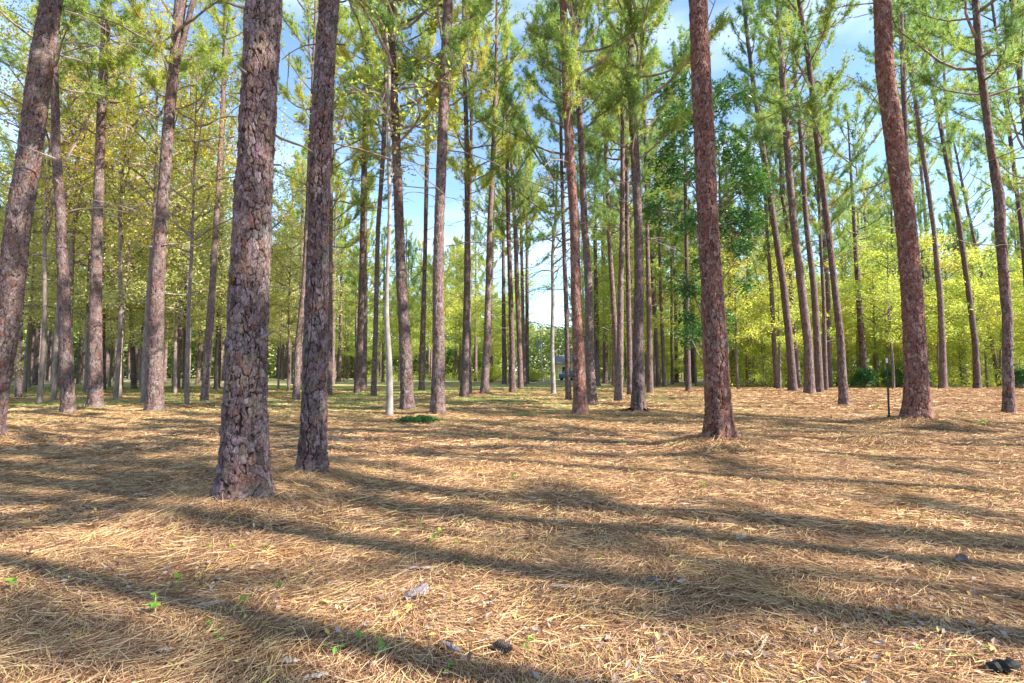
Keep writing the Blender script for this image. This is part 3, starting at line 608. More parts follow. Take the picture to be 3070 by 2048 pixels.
make_hard('slim_dark_tree', [(3052,1140,9),(3050,1040,8),(3060,960,7),(3072,900,5)], 'short crooked dark stem against the leaves at the right edge', 'dark', 6, None, 9)

# dark glossy evergreen hardwood behind the red-brown pine
def dark_tree():
    Y = 20.0; mb = MB(); r = np.random.default_rng(44)
    bx = at_depth(2125, 1190, Y)[0][0]
    P = np.array([[0, 0, -.1], [-.1, 0, 4], [.05, 0, 9], [-.1, 0, 14], [0, 0, 18]]); tb = MB(); tb.tube(P, np.array([.16, .14, .11, .07, .02]), 12, 0)
    root = link('glossy_leaved_tree', None, loc=(bx, Y, float(hgt(bx, Y)))); tag(root, 'tall evergreen with dark glossy green leaves behind the red-brown pine', 'evergreen tree')
    link('trunk', tb.mesh('trunk', [M['dark']], True), root)
    blobs = [(1990,330,60),(2010,430,70),(1985,520,75),(2035,540,60),(2000,620,60),(1965,590,45),(2050,300,40),(2060,400,50),(2165,330,50),(2180,420,50),(2210,480,50),(2235,560,60),(2200,600,60),(2255,640,60),(2215,690,55),(2280,660,45),(2170,650,50),(2190,560,45),(2085,960,45),(2070,1010,40),(2110,1000,45),(2200,1010,40),(2185,960,35),(2060,850,35),(2080,880,40),(2190,860,35),(2085,790,30),(2060,690,40),(2190,770,35),(2020,240,30),(2150,250,40),(2040,690,30)]
    tips = []
    for (x, y, w) in blobs:
        c, t_ = at_depth(x, y, Y); c = c - np.array([bx, Y, 0]); c[1] += r.uniform(-1.6, 1.6); rad = w / F * t_ * .95
        z0 = max(1.5, c[2] - r.uniform(.4, 1.6)); s = np.array([0, 0, z0]); mid = (s + c) / 2 + np.array([0, 0, -.15])
        mb.tube(np.array([s, mid, c]), np.array([.045, .03, .012]), 5, 0, False)
        m = int(12 * (w / 50) ** 2) + 5
        for _ in range(m):
            d = r.normal(0, 1, 3); d /= np.linalg.norm(d); q = c + d * rad * r.uniform(.4, 1.05); mb.tube(np.array([c, (c + q) / 2, q]), np.array([.012, .009, .005]), 3, 0, False); tips.append(q)
    tips = np.array(tips); C = np.repeat(tips, 20, 0); C = C + r.normal(0, .12, C.shape)
    leaf_quads(mb, C, .19, r, aspect=.42)
    link('crown', mb.mesh('glossy_crown', [M['branch'], M['leaf_dark']]), root)
dark_tree()

# ------------------------------------------------------------------ woods beyond
def generic_trunk(seed, H=22, r0=.24, k=14, mat='bark'):
    r = np.random.default_rng(seed); zs = np.concatenate([[-.2], np.linspace(0, H, 90)])
    lean = r.normal(0, .012, 2); X = lean[0] * zs + .12 * np.sin(zs * .18 + seed); X -= X[0]; Yv = lean[1] * zs
    R = r0 * (1 - .9 * np.clip(zs / H, 0, 1) ** 1.3)
    V, q, e, pl = trunk_arrays(np.stack([X, Yv, zs], 1), R, k, seed, .16, .25, .02, .25)
    mb = MB(); mb.add(V, q, None, 0, edge=e, plate=pl); return mb.mesh('trunk', [M[mat]], True), float(X[-35])
GT = [generic_trunk(500 + i, H=[22, 24, 20, 23][i], r0=[.22, .26, .19, .24][i]) for i in range(4)]
GH = [22, 24, 20, 23]
def clear(x, y, dmin, pool):
    return all((x - a) ** 2 + (y - b) ** 2 > dmin * dmin for a, b in pool)
spots = []
def scatter_pine(n, px0, px1, d0, d1, label, group, sc=(.8, 1.1), dmin=2.2, avoid=None):
    c = 0; tries = 0
    while c < n and tries < n * 60:
        tries += 1
        px = random.uniform(px0, px1); Y = math.sqrt(random.uniform(d0 * d0, d1 * d1)); x = (px - 1535) / F * Y
        if avoid and avoid(px, Y): continue
        if not clear(x, Y, dmin, spots): continue
        spots.append((x, Y)); c += 1
        i = random.randrange(4); s = random.uniform(*sc); root = link('pine_tree', None, loc=(x, Y, float(hgt(x, Y))))
        root.scale = (s, s, s); root.rotation_euler = (0, 0, random.uniform(0, 6.28))
        tag(root, label, 'pine tree', group)
        link('trunk', GT[i][0], root); j = random.randrange(6)
        cr = link('crown', (PCY if random.random() < (.65 if x < 0 else .25) else PC)[j], root, (GT[i][1], 0, GH[i] - PCL[j] + .2)); cr.rotation_euler = (0, 0, random.uniform(0, 6))
spots += bases
gapav = lambda px, Y: 1585 < px < 1700 and Y > 30
scatter_pine(95, -150, 1050, 44, 88, 'distant pale trunk of the dense stand behind the left half', 'distant pines of the left stand', dmin=1.7, avoid=gapav)
scatter_pine(22, 1050, 1560, 58, 95, 'distant slim pine at the far side of the clearing, left of the sky gap', 'distant pines left of the sky gap')
scatter_pine(24, 1720, 2150, 46, 92, 'distant slim pine right of the sky gap, behind the central trunks', 'distant pines right of the sky gap')
scatter_pine(52, 2150, 3250, 44, 85, 'distant slim pine among the bright yellow-green leaves at right', 'distant pines of the right stand')
scatter_pine(40, -700, 3800, 95, 150, 'farthest pine on the tree line beyond the clearing', 'pines of the farthest tree line', avoid=lambda px, Y: 1560 < px < 1720)

def scatter_hard(n, px0, px1, d0, d1, h0, h1, kind, label, group, dmin=2.5, wide=1.0):
    c = 0; tries = 0
    while c < n and tries < n * 60:
        tries += 1
        px = random.uniform(px0, px1); Y = math.sqrt(random.uniform(d0 * d0, d1 * d1)); x = (px - 1535) / F * Y
        if not clear(x, Y, dmin, spots): continue
        spots.append((x, Y)); c += 1; h = random.uniform(h0, h1); s = h / 10
        root = link('hardwood_tree', None, loc=(x, Y, float(hgt(x, Y)))); tag(root, label, 'hardwood tree', group)
        root.rotation_euler = (0, 0, random.uniform(0, 6.28)); root.scale = (wide * s ** .7, wide * s ** .7, s)
        link('trunk', HT, root); link('crown', random.choice(BC[kind]), root)
zz = np.linspace(-.2, 10, 30); tb = MB(); tb.tube(np.stack([.06 * np.sin(zz * .9), .05 * np.sin(zz * .7 + 1), zz], 1), np.linspace(.09, .012, 30), 8, 0); HT = tb.mesh('hardwood_trunk', [M['dark']], True)
scatter_hard(40, -250, 1000, 27, 52, 9, 16, 'olive', 'leafy olive-yellow hardwood growing among the pines on the left', 'olive hardwoods on the left')
scatter_hard(9, 60, 760, 20, 30, 15, 20, 'thin', 'tall thinly leaved golden hardwood between the near pines on the left', 'tall golden hardwoods on the left', dmin=2.0, wide=.8)
scatter_hard(26, 1000, 1560, 52, 92, 8, 16, 'yg', 'yellow-green hardwood at the clearing edge left of the sky gap', 'hardwoods left of the sky gap')
scatter_hard(22, 1740, 2150, 42, 85, 9, 17, 'yg', 'green hardwood behind the central trunks right of the sky gap', 'hardwoods right of the sky gap')
scatter_hard(34, 2150, 3350, 37, 62, 8, 13, 'yg', 'tall bright yellow-green hardwood behind the leaning pines on the right', 'yellow-green hardwoods on the right', wide=1.1)
scatter_hard(30, 2180, 3350, 44, 62, 5, 10, 'low', 'low bushy yellow-green tree leafy down to the ground, behind the leaning pines', 'bushy low trees on the right', dmin=2.0, wide=1.0)
scatter_hard(8, 1740, 2180, 55, 75, 4, 7, 'low', 'low bushy yellow-green tree behind the central trunks', 'bushy low trees behind the central trunks', dmin=2.0)

# far wood that reads as one mass
mb = MB(); r = np.random.default_rng(90); N = 230000
X = r.uniform(-260, 260, N); Yv = 150 + r.uniform(0, 40, N) - np.abs(X) * .25; pxs = 1535 + X / Yv * F
hmax = (19 + 12 * vnoise(X / 11, Yv * 0 + 3, 8)) * np.where((pxs > 1560) & (pxs < 1720), .72, 1)
C = np.stack([X, Yv, hmax * r.random(N) ** .8], 1); leaf_quads(mb, C, 1.0, r, 0, aspect=.7)
for (pa, pb, n2) in ((-400, 1000, 34000), (1000, 1520, 9000), (1760, 2200, 9000), (2200, 3500, 26000)):
    pq = r.uniform(pa, pb, n2); Y2 = r.uniform(92, 104, n2); X2 = (pq - 1535) / F * Y2; h2 = (8 + 8 * vnoise(X2 / 9, X2 * 0 + 1, 9)) * (.6 if 1000 < pa + 1 < 2100 else 1)
    leaf_quads(mb, np.stack([X2, Y2, h2 * r.random(n2) ** .8], 1), .8, r, 0, aspect=.8)
tag(link('far_wood', mb.mesh('far_wood', [M['leaf_far']])), 'far-off mass of pale green woodland closing the view beyond the clearing', 'woodland', kind='stuff')
# undergrowth strip at the foot of the stands
mb = MB(); N = 26000; px = np.concatenate([r.uniform(2180, 3300, 17000), r.uniform(1080, 2180, 9000)]); Yv = np.where(px > 2180, r.uniform(44, 64, N), r.uniform(74, 92, N))
X = (px - 1535) / F * Yv; hm = .6 + 2.2 * vnoise(X / 3, Yv / 3, 12) ** 2; C = np.stack([X, Yv, hgt(X, Yv) + hm * r.random(N)], 1); leaf_quads(mb, C, .26, r, 0, aspect=.6)
tag(link('undergrowth', mb.mesh('undergrowth', [M['leaf_yg']])), 'low leafy undergrowth along the foot of the distant trees', 'undergrowth', kind='stuff')

# shrubs
def shrub(x, y, wpx, h, label, leaf='leaf_dark', size=.13, n=5200, seed=0, Y=None, cat='shrub', name='shrub', depthf=.6):
    X, Yg = ground_at(x, y); 
    if Y: X, Yg = at_depth(x, y, Y)[0][0], Y
    rad = wpx / F * Yg * .5; r = np.random.default_rng(seed + 700); mb = MB(); tips = []
    for i in range(60):
        a = r.uniform(0, 6.28); e = r.uniform(.25, 1.4); l = r.uniform(.6, 1)
        q = np.array([math.cos(a) * rad * l * math.cos(e) * 1.05, math.sin(a) * rad * depthf * l * math.cos(e), h * l * math.sin(e)])
        mb.tube(np.array([[0, 0, 0], q * .5 + [0, 0, -.02], q]), np.array([.02, .012, .005]) * min(1, h), 4, 0, False); tips += [q, q * .8, q * .9]
    tips = np.array(tips); C = tips[r.integers(0, len(tips), n)] + r.normal(0, .09, (n, 3)) * np.array([rad, rad * depthf, h]) * 1.1; C[:, 2] = np.maximum(C[:, 2], .01)
    leaf_quads(mb, C, size, r, 1, aspect=.5)
    o = link(name, None, loc=(X, Yg, float(hgt(X, Yg)))); tag(o, label, cat)
    st = MB(); 
    link('foliage', mb.mesh('foliage', [M['branch'], M[leaf]]), o); return o
shrub(2590, 1162, 110, 1.7, 'dark green shrub at the foot of the two thin stems, left of the pair', seed=1)
shrub(2690, 1160, 130, 2.0, 'larger dark green shrub behind the thin steel post', seed=2, n=6500)
shrub(2520, 1158, 70, 1.0, 'low dark shrub behind the foot of the lone dark leaning pine', seed=3, n=2500)
shrub(3060, 1166, 90, 1.8, 'dark shrub at the right edge of the picture', seed=4, n=3500)
shrub(1255, 1268, 150, .20, 'low patch of dark green leafy vine below the dark leaning pine', 'leaf_dark', .08, 900, 5, cat='ground vine', name='ground_vine')
shrub(1470, 1150, 120, 2.2, 'yellow-green bush behind the cone-shaped mound', 'leaf_yg', .15, 4200, 6, Y=62)
shrub(1600, 1150, 90, 1.6, 'yellow bush at the foot of the pale utility pole', 'leaf_yg', .15, 3000, 7, Y=64)
shrub(45, 1010, 40, 1.0, 'sprig of vine leaves clinging beside the far-left leaning trunk', 'leaf_olive', .06, 400, 8, Y=11.2, cat='vine', name='vine_sprig')
bpy.data.objects['vine_sprig'].location.z = 1.2

# ------------------------------------------------------------------ things of the clearing
def box(mb, c, s, mat=0, bev=0):
    c = np.array(c, float); s = np.array(s, float) / 2
    v = np.array([[x, y, z] for x in (-1, 1) for y in (-1, 1) for z in (-1, 1)]) * s + c
    mb.add(v, [[0, 1, 3, 2], [4, 6, 7, 5], [0, 4, 5, 1], [2, 3, 7, 6], [0, 2, 6, 4], [1, 5, 7, 3]], None, mat)
def part(name, mat, parent, build, smooth=False):
    mb = MB(); build(mb); return link(name, mb.mesh(name, [M[mat]], smooth), parent)

# steel post: T profile with studs, pale painted tip
X, Y = ground_at(2667, 1272); o = link('steel_post', None, loc=(X, Y, float(hgt(X, Y)))); tag(o, 'thin dark steel post left of the large leaning pine, pale tip', 'fence post')
def b(mb):
    box(mb, (0, 0, .65), (.045, .006, 1.7)); box(mb, (0, .022, .65), (.006, .038, 1.7))
    for z in np.arange(.1, 1.45, .06): box(mb, (0, -.007, z), (.014, .01, .016))
part('shaft', 'post', o, b)
part('painted_tip', 'posttop', o, lambda mb: (box(mb, (0, 0, 1.565), (.049, .010, .13)), box(mb, (0, .026, 1.565), (.010, .036, .13))))
part('anchor_plate', 'post', o, lambda mb: box(mb, (0, .004, .03), (.10, .004, .12)))

# utility pole with lamp and transformer
Yp = 66.0; a, _ = at_depth(1627, 1146, Yp); o = link('utility_pole', None, loc=(a[0], Yp, 0)); tag(o, 'pale leaning utility pole with a lamp and a transformer in the clearing', 'utility pole')
o.rotation_euler = (0, math.radians(-2.5), 0)
part('pole', 'pole', o, lambda mb: mb.tube(np.array([[0, 0, -.3], [0, 0, 7.2]]), np.array([.13, .10]), 10))
def b(mb): mb.tube(np.array([[-.42, 0, 4.1], [-.42, 0, 5.3]]), np.array([.24, .24]), 14); mb.tube(np.array([[-.42, 0, 5.3], [-.42, 0, 5.55]]), np.array([.05, .03]), 6); box(mb, (-.2, 0, 4.9), (.3, .08, .1))
tr = part('transformer', 'metalgrey', o, b)
la = part('lamp_arm', 'metalgrey', o, lambda mb: mb.tube(np.array([[0, 0, 6.7], [.5, 0, 6.95], [.9, 0, 6.95]]), np.array([.035, .03, .03]), 6))
part('lamp_head', 'metalgrey', o, lambda mb: (box(mb, (1.0, 0, 6.9), (.45, .28, .16)), mb.tube(np.array([[1.0, 0, 6.82], [1.0, 0, 6.66]]), np.array([.15, .10]), 10)))
part('cross_arm', 'pole', o, lambda mb: box(mb, (0, .12, 6.5), (1.5, .1, .12)))

# small house, glimpsed between the trunks
Yh = 88.0; a, _ = at_depth(1722, 1135, Yh); o = link('cream_house', None, loc=(a[0], Yh, 0)); tag(o, 'low cream house with grey roof glimpsed behind the two central pines', 'house')
part('wall', 'siding', o, lambda mb: box(mb, (0, 0, 1.35), (6.0, 5, 2.7)))
def b(mb):
    v = [(-3.4, -2.9, 2.7), (3.4, -2.9, 2.7), (3.4, 2.9, 2.7), (-3.4, 2.9, 2.7), (-3.4, 0, 4.0), (3.4, 0, 4.0), (-3.4, -2.9, 2.58), (3.4, -2.9, 2.58), (3.4, 2.9, 2.58), (-3.4, 2.9, 2.58)]
    mb.add(v, [[0, 1, 5, 4], [2, 3, 4, 5], [6, 7, 1, 0], [8, 9, 3, 2], [9, 8, 7, 6]], [[1, 2, 5], [3, 0, 4]]); mb.add(np.array([(3.4, -2.9, 2.58), (3.4, 2.9, 2.58), (3.4, 2.9, 2.7), (3.4, -2.9, 2.7)]), [[0, 1, 2, 3]]); mb.add(np.array([(-3.4, -2.9, 2.58), (-3.4, 2.9, 2.58), (-3.4, 2.9, 2.7), (-3.4, -2.9, 2.7)]), [[0, 1, 2, 3]])
part('roof', 'roofing', o, b)
for wx in (-1.9, 1.7):
    w = part('window', 'white', o, lambda mb: box(mb, (wx, -2.52, 1.5), (1.1, .06, 1.2)))
    part('pane', 'glass', w, lambda mb: box(mb, (wx, -2.56, 1.5), (.9, .04, 1.0)))
d = part('door', 'white', o, lambda mb: box(mb, (0, -2.52, 1.0), (.95, .06, 2.0))); part('handle', 'metalgrey', d, lambda mb: box(mb, (.35, -2.58, 1.0), (.06, .06, .12)))

def car(x, y, Yc, body, label, rot, s=1.0):
    a, _ = at_depth(x, y, Yc); o = link('parked_car', None, loc=(a[0], Yc, 0)); o.rotation_euler = (0, 0, rot); tag(o, label, 'car')
    prof = [(-2.2, .35), (-2.25, .75), (-2.1, .95), (-1.3, 1.02), (-.75, 1.42), (.7, 1.45), (1.35, 1.02), (2.1, .92), (2.25, .7), (2.2, .35)]
    def b(mb):
        n = len(prof); v = [(px, -.85 + (.12 if pz > 1.1 else 0), pz) for px, pz in prof] + [(px, .85 - (.12 if pz > 1.1 else 0), pz) for px, pz in prof]
        v += [(0, -.86, .6), (0, .86, .6)]
        mb.add(v, [[i, (i + 1) % n, n + (i + 1) % n, n + i] for i in range(n)], [[(i + 1) % n, i, 2 * n] for i in range(n)] + [[n + i, n + (i + 1) % n, 2 * n + 1] for i in range(n)])
    part('body', body, o, b)
    for sy in (-1, 1):
        part('side_window', 'glass', o, lambda mb: mb.add([(-.95, sy * .80, 1.05), (-.66, sy * .755, 1.36), (.62, sy * .755, 1.38), (1.1, sy * .80, 1.05)], [[0, 1, 2, 3]]))
        for wx in (-1.4, 1.4):
            w = part('wheel', 'rubber', o, lambda mb: mb.tube(np.array([[wx, sy * .72, .33], [wx, sy * .90, .33]]), np.array([.33, .33]), 18))
            part('rim', 'metalgrey', w, lambda mb: mb.tube(np.array([[wx, sy * .90, .33], [wx, sy * .915, .33]]), np.array([.19, .17]), 12))
    part('windscreen', 'glass', o, lambda mb: mb.add([(.74, -.68, 1.43), (.74, .68, 1.43), (1.34, .74, 1.05), (1.34, -.74, 1.05)], [[0, 1, 2, 3]]))
    for sy in (-.6, .6): part('headlight', 'white', o, lambda mb: box(mb, (2.22, sy, .72), (.06, .3, .14)))
car(1712, 1136, 72, 'bluepaint', 'blue car parked in the clearing behind the slim pale pine', math.radians(60))
car(1806, 1136, 76, 'darkpaint', 'dark navy car parked behind the knobbly far pine', math.radians(20))

# white rail fence section far right of centre
a, _ = at_depth(2008, 1142, 80); o = link('rail_fence', None, loc=(a[0], 80, 0)); tag(o, 'low pale board fence far behind, left of the red-brown pine', 'fence')
for i in range(5): part('post', 'white', o, lambda mb: box(mb, (-2.4 + i * 1.2, 0, .5), (.1, .1, 1.1)))
for z in (.4, .8): part('rail', 'white', o, lambda mb: box(mb, (0, -.075, z), (5, .04, .12)))
# pale lane across the clearing
mb = MB(); n = 80; xs = np.linspace(-2, 60, n); ys = 68 + 3 * np.sin(xs / 18)
v = np.stack([np.concatenate([xs, xs]), np.concatenate([ys - 2.2, ys + 2.2])], 1); z = hgt(v[:, 0], v[:, 1]) * 0 + .06
i = np.arange(n - 1); mb.add(np.column_stack([v, z]), np.stack([i, i + 1, n + i + 1, n + i], 1)); tag(link('lane', mb.mesh('lane', [M['road']])), kind='structure')

# ------------------------------------------------------------------ trees outside the frame that throw the shadows
def shadow_tree(x, y, r0, H, j, s=1.0):
    if x < 0 or not clear(x, y, .8, bases): pass
    me, tx = GT[j % 4]; k_ = r0 / [.22, .26, .19, .24][j % 4]; zs_ = H / GH[j % 4]
    root = link('pine_tree', None, loc=(x, y, 0)); tag(root, 'tall pine beyond the right of the picture throwing its shadow in', 'pine tree', 'pines beyond the right of the picture')
    t_ = link('trunk', me, root); t_.scale = (k_, k_, zs_)
    c = link('crown', PC[j % 6], root, (tx * k_, 0, H - PCL[j % 6] * s)); c.scale = (s, s, s); c.rotation_euler = (0, 0, j * 1.3)
for (x, y, r0, H, j, s) in [(13.2, 1.2, .11, 23, 0, .8), (11.6, .85, .12, 24, 1, .8), (16.3, 2.2, .13, 23, 2, .9), (12.0, -.42, .14, 24, 3, .9), (11.0, -1.45, .14, 25, 4, .8),
        (18.3, 4.2, .12, 20, 5, .9), (21, -2, .2, 24, 2, .8), (18.5, 6.5, .18, 22, 4, .9), (25, 9, .2, 23, 1, .9), (31, 5, .2, 23, 0, .9),
        (24.5, -4.2, .16, 24, 3, .85), (20, 12, .2, 23, 0, .9), (22.5, -7.5, .16, 23, 0, .8), (17, -7.5, .14, 24, 5, .7)]:
    shadow_tree(x, y, r0, H, j, s)

# ------------------------------------------------------------------ ground
def warp(n, a, lim):
    s = np.linspace(-1, 1, n); w = np.sinh(s * a); return w / w.max() * lim
xs = warp(560, 6.2, 900); ys = warp(560, 6.2, 900) + 6
# finer near the camera
GX, GY = np.meshgrid(xs, ys); Z = hgt(GX, GY); nx, ny = len(xs), len(ys)
V = np.stack([GX, GY, Z], -1).reshape(-1, 3); i = np.arange(ny - 1)[:, None] * nx; j = np.arange(nx - 1)[None]
q = np.stack([i + j, i + j + 1, i + nx + j + 1, i + nx + j], -1).reshape(-1, 4)
mb = MB(); mb.add(V, q); tag(link('ground', mb.mesh('ground', [M['ground']], True)), kind='structure')

# pine straw
def straw(mb, d0, d1, dens, L, wd, seed, seg=2, lift=.03, tilt=.12, side=1.12, lim=None):
    r = np.random.default_rng(seed); area = (d1 * d1 - d0 * d0) * side; N = int(area * dens)
    Y = np.sqrt(r.uniform(d0 * d0, d1 * d1, N)); X = r.uniform(-side, side, N) * Y
    X = np.concatenate([X]); A = vnoise(X / 1.1, Y / 1.1, 31) * 9.4 + r.normal(0, .75, N); 
    thin = vnoise(X / .9, Y / .9, 33) * .6 + vnoise(X / .3, Y / .3, 34) * .4
    gr = np.clip((Y - 12) / 18, 0, 1) * (X < 4) * (vnoise(X * .45, Y * .45, 36) > .45)
    keep = (r.random(N) < .35 + 1.0 * thin) & (r.random(N) > gr * .8); X, Y, A = X[keep], Y[keep], A[keep]; N = len(X)
    l = L * r.uniform(.45, 1.15, N); D = np.stack([np.cos(A), np.sin(A)], 1); bend = r.normal(0, .16, N)
    z0 = hgt(X, Y) + r.uniform(.0, lift, N); tl = r.normal(0, tilt, N)
    pts = []
    for s in np.linspace(-.5, .5, seg + 1):
        b_ = bend * (s * s * 4 - .5) * l * .5
        pts.append(np.stack([X + D[:, 0] * l * s - D[:, 1] * b_, Y + D[:, 1] * l * s + D[:, 0] * b_, z0 + tl * l * s + .004], 1))
    S = np.stack([-D[:, 1], D[:, 0], r.normal(0, .5, N)], 1) * (wd * .5)
    rows = []
    for kx, p in enumerate(pts):
        f = 1 if kx < seg else .35
        rows += [p - S * f, p + S * f]
    v = np.stack(rows, 1).reshape(-1, 3); m = 2 * (seg + 1); b0 = (np.arange(N) * m)[:, None]
    q = np.concatenate([b0 + np.array([[2 * a, 2 * a + 1, 2 * a + 3, 2 * a + 2]]) for a in range(seg)], 0)
    mb.add(v, q)
mb = MB()
straw(mb, 1.7, 4.5, 4200, .19, .0026, 1, 3, .028, .13)
straw(mb, 4.5, 9, 1900, .20, .0045, 2, 2, .03, .11)
straw(mb, 9, 18, 560, .24, .010, 3, 1, .035, .10)
straw(mb, 18, 42, 85, .34, .022, 4, 1, .04, .08)
# straw heaped against the near trunk bases
for (mx_, my_, a, rr) in MOUNDS:
    if my_ < 15 and a > .05:
        r = np.random.default_rng(int(my_ * 100)); N = int(5200 if my_ < 9 else 3000); rad = rr * .62 * np.sqrt(r.uniform(.25, 4.0, N)); an = r.uniform(0, 6.28, N)
        X = mx_ + np.cos(an) * rad; Y = my_ + np.sin(an) * rad; l = r.uniform(.1, .22, N); dd = np.stack([np.cos(an + r.normal(0, .9, N)), np.sin(an + r.normal(0, .9, N)), -r.uniform(.0, .9, N) * 0.6], 1) * r.choice([-1, 1], N)[:, None]
        p0 = np.stack([X, Y, hgt(X, Y) + r.uniform(0, .05, N)], 1); p1 = p0 + dd * l[:, None]; p1[:, 2] = np.maximum(p1[:, 2], hgt(p1[:, 0], p1[:, 1]) + .002)
        S = np.cross(dd, r.normal(0, 1, (N, 3))); S = S / np.linalg.norm(S, axis=1)[:, None] * (.0018 if my_ < 9 else .004)
        mb.add(np.stack([p0 - S, p0 + S, p1 + S * .4, p1 - S * .4], 1).reshape(-1, 3), np.arange(4 * N).reshape(-1, 4))
tag(link('pine_straw', mb.mesh('pine_straw', [M['straw']])), 'fallen orange-tan pine needles covering the forest floor', 'pine straw', kind='stuff')

# dry leaves and chips
mb = MB(); r = np.random.default_rng(61); N = 16000; Y = np.sqrt(r.uniform(1.8 ** 2, 16 ** 2, N)); X = r.uniform(-1.1, 1.1, N) * Y
cl = vnoise(X / 1.4, Y / 1.4, 62); cl = cl * .6 + vnoise(X / .45, Y / .45, 63) * .4; kp = r.random(N) < np.clip((cl - .45) * 3.0, .05, .9); X, Y = X[kp], Y[kp]
for (gx_, gy_, sx_, sy_, n_) in [(1650, 1352, 2.0, .35, 900), (600, 1600, .5, .3, 160), (1180, 1830, .45, .3, 300), (2300, 1980, .7, .25, 500), (2520, 1250, 1.6, .7, 500), (300, 1560, .8, .2, 260), (2900, 1850, .5, .2, 240), (500, 1750, .6, .15, 260)]:
    cx_, cy_ = ground_at(gx_, gy_); X = np.concatenate([X, cx_ + r.normal(0, sx_, n_)]); Y = np.concatenate([Y, cy_ + r.normal(0, sy_, n_)])
leaf_quads(mb, np.stack([X, Y, hgt(X, Y) + .03], 1), .048, r, 0, up=1.3, aspect=.5)
tag(link('leaf_litter', mb.mesh('leaf_litter', [M['dryleaf']])), 'dry brown and grey leaves and bark flakes scattered over the straw', 'leaf litter', kind='stuff')

# low green leaves scattered in the straw
mb = MB(); r = np.random.default_rng(66); N = 1500; Y = np.sqrt(r.uniform(2.2 ** 2, 18 ** 2, N)); X = r.uniform(-1.05, 1.05, N) * Y
kp = vnoise(X / .8, Y / .8, 67) > .60; X, Y = X[kp], Y[kp]; X = np.repeat(X, 4) + r.normal(0, .05, 4 * len(X)); Y = np.repeat(Y, 4) + r.normal(0, .05, len(X))
leaf_quads(mb, np.stack([X, Y, hgt(X, Y) + .035], 1), .034, r, 0, up=1.5, aspect=.6)
tag(link('ground_cover', mb.mesh('ground_cover', [M['sprig']])), 'sparse tiny green and yellow leaves growing through the straw', 'ground cover', kind='stuff')
# grass
mb = MB(); r = np.random.default_rng(71); N = 170000; Y = np.sqrt(r.uniform(11 ** 2, 45 ** 2, N)); px = r.uniform(-100, 2000, N); X = (px - 1535) / F * Y
kp = (vnoise(X * .45, Y * .45, 36) > .45) & (r.random(N) < np.clip((Y - 11) / 12, .08, 1)) & ((px < 1150) | (Y > 24)); X, Y = X[kp], Y[kp]; N = len(X)
def blades(mb, X, Y, h, w, r):
    N = len(X); a = r.uniform(0, 6.28, N); l = h * r.uniform(.5, 1.2, N); z = hgt(X, Y); p = np.stack([X, Y, z], 1); S = np.stack([np.cos(a), np.sin(a), 0 * a], 1) * (w * .5)[:, None] if np.ndim(w) else np.stack([np.cos(a), np.sin(a), 0 * a], 1) * w * .5
    T = p + np.stack([r.normal(0, .35, N) * l, r.normal(0, .35, N) * l, l], 1)
    mb.add(np.stack([p - S, p + S, T], 1).reshape(-1, 3), None, np.arange(3 * N).reshape(-1, 3))
blades(mb, X, Y, .09, .0006 * Y + .004, r)
for (x, y, n_, h_, rad) in [(1583, 1247, 260, .16, .16), (180, 1262, 500, .08, .9), (2870, 1262, 300, .10, 1.0), (2600, 1290, 300, .08, 1.0), (1500, 1312, 120, .08, .5)]:
    gx, gy = ground_at(x, y); blades(mb, gx + r.normal(0, rad, n_), gy + r.normal(0, rad * .5, n_), h_, .012, r)
tag(link('grass', mb.mesh('grass', [M['grass']])), 'patchy yellow-green grass growing through the straw', 'grass', kind='stuff')

# ------------------------------------------------------------------ seedlings and forest debris
def seedling(x, y, h, nl, size, label, seed, mat='sprig', name='seedling'):
    X, Y = ground_at(x, y); r = np.random.default_rng(seed + 900)
    o = link(name, None, loc=(X, Y, float(hgt(X, Y)))); tag(o, label, 'seedling', 'green seedlings in the straw')
    st = MB(); lf = MB(); C = []
    for s in range(max(1, nl // 5)):
        d = r.normal(0, .25, 2); P = np.array([[0, 0, -.01], [d[0] * h * .4, d[1] * h * .4, h * .5], [d[0] * h, d[1] * h, h * r.uniform(.8, 1.1)]]) ; st.tube(P, np.array([.003, .0025, .0015]), 5)
        for q in range(5 if nl >= 5 else nl): f = r.uniform(.45, 1); C.append(P[1] + (P[2] - P[1]) * (f * 2 - 1) if f > .5 else P[0] + (P[1] - P[0]) * f * 2)
    C = np.array(C[:nl]); leaf_quads(lf, C, size, r, 0, up=1.0, aspect=.65)
    link('stem', st.mesh('stem', [M['grass']]), o); link('leaves', lf.mesh('leaves', [M[mat]]), o)
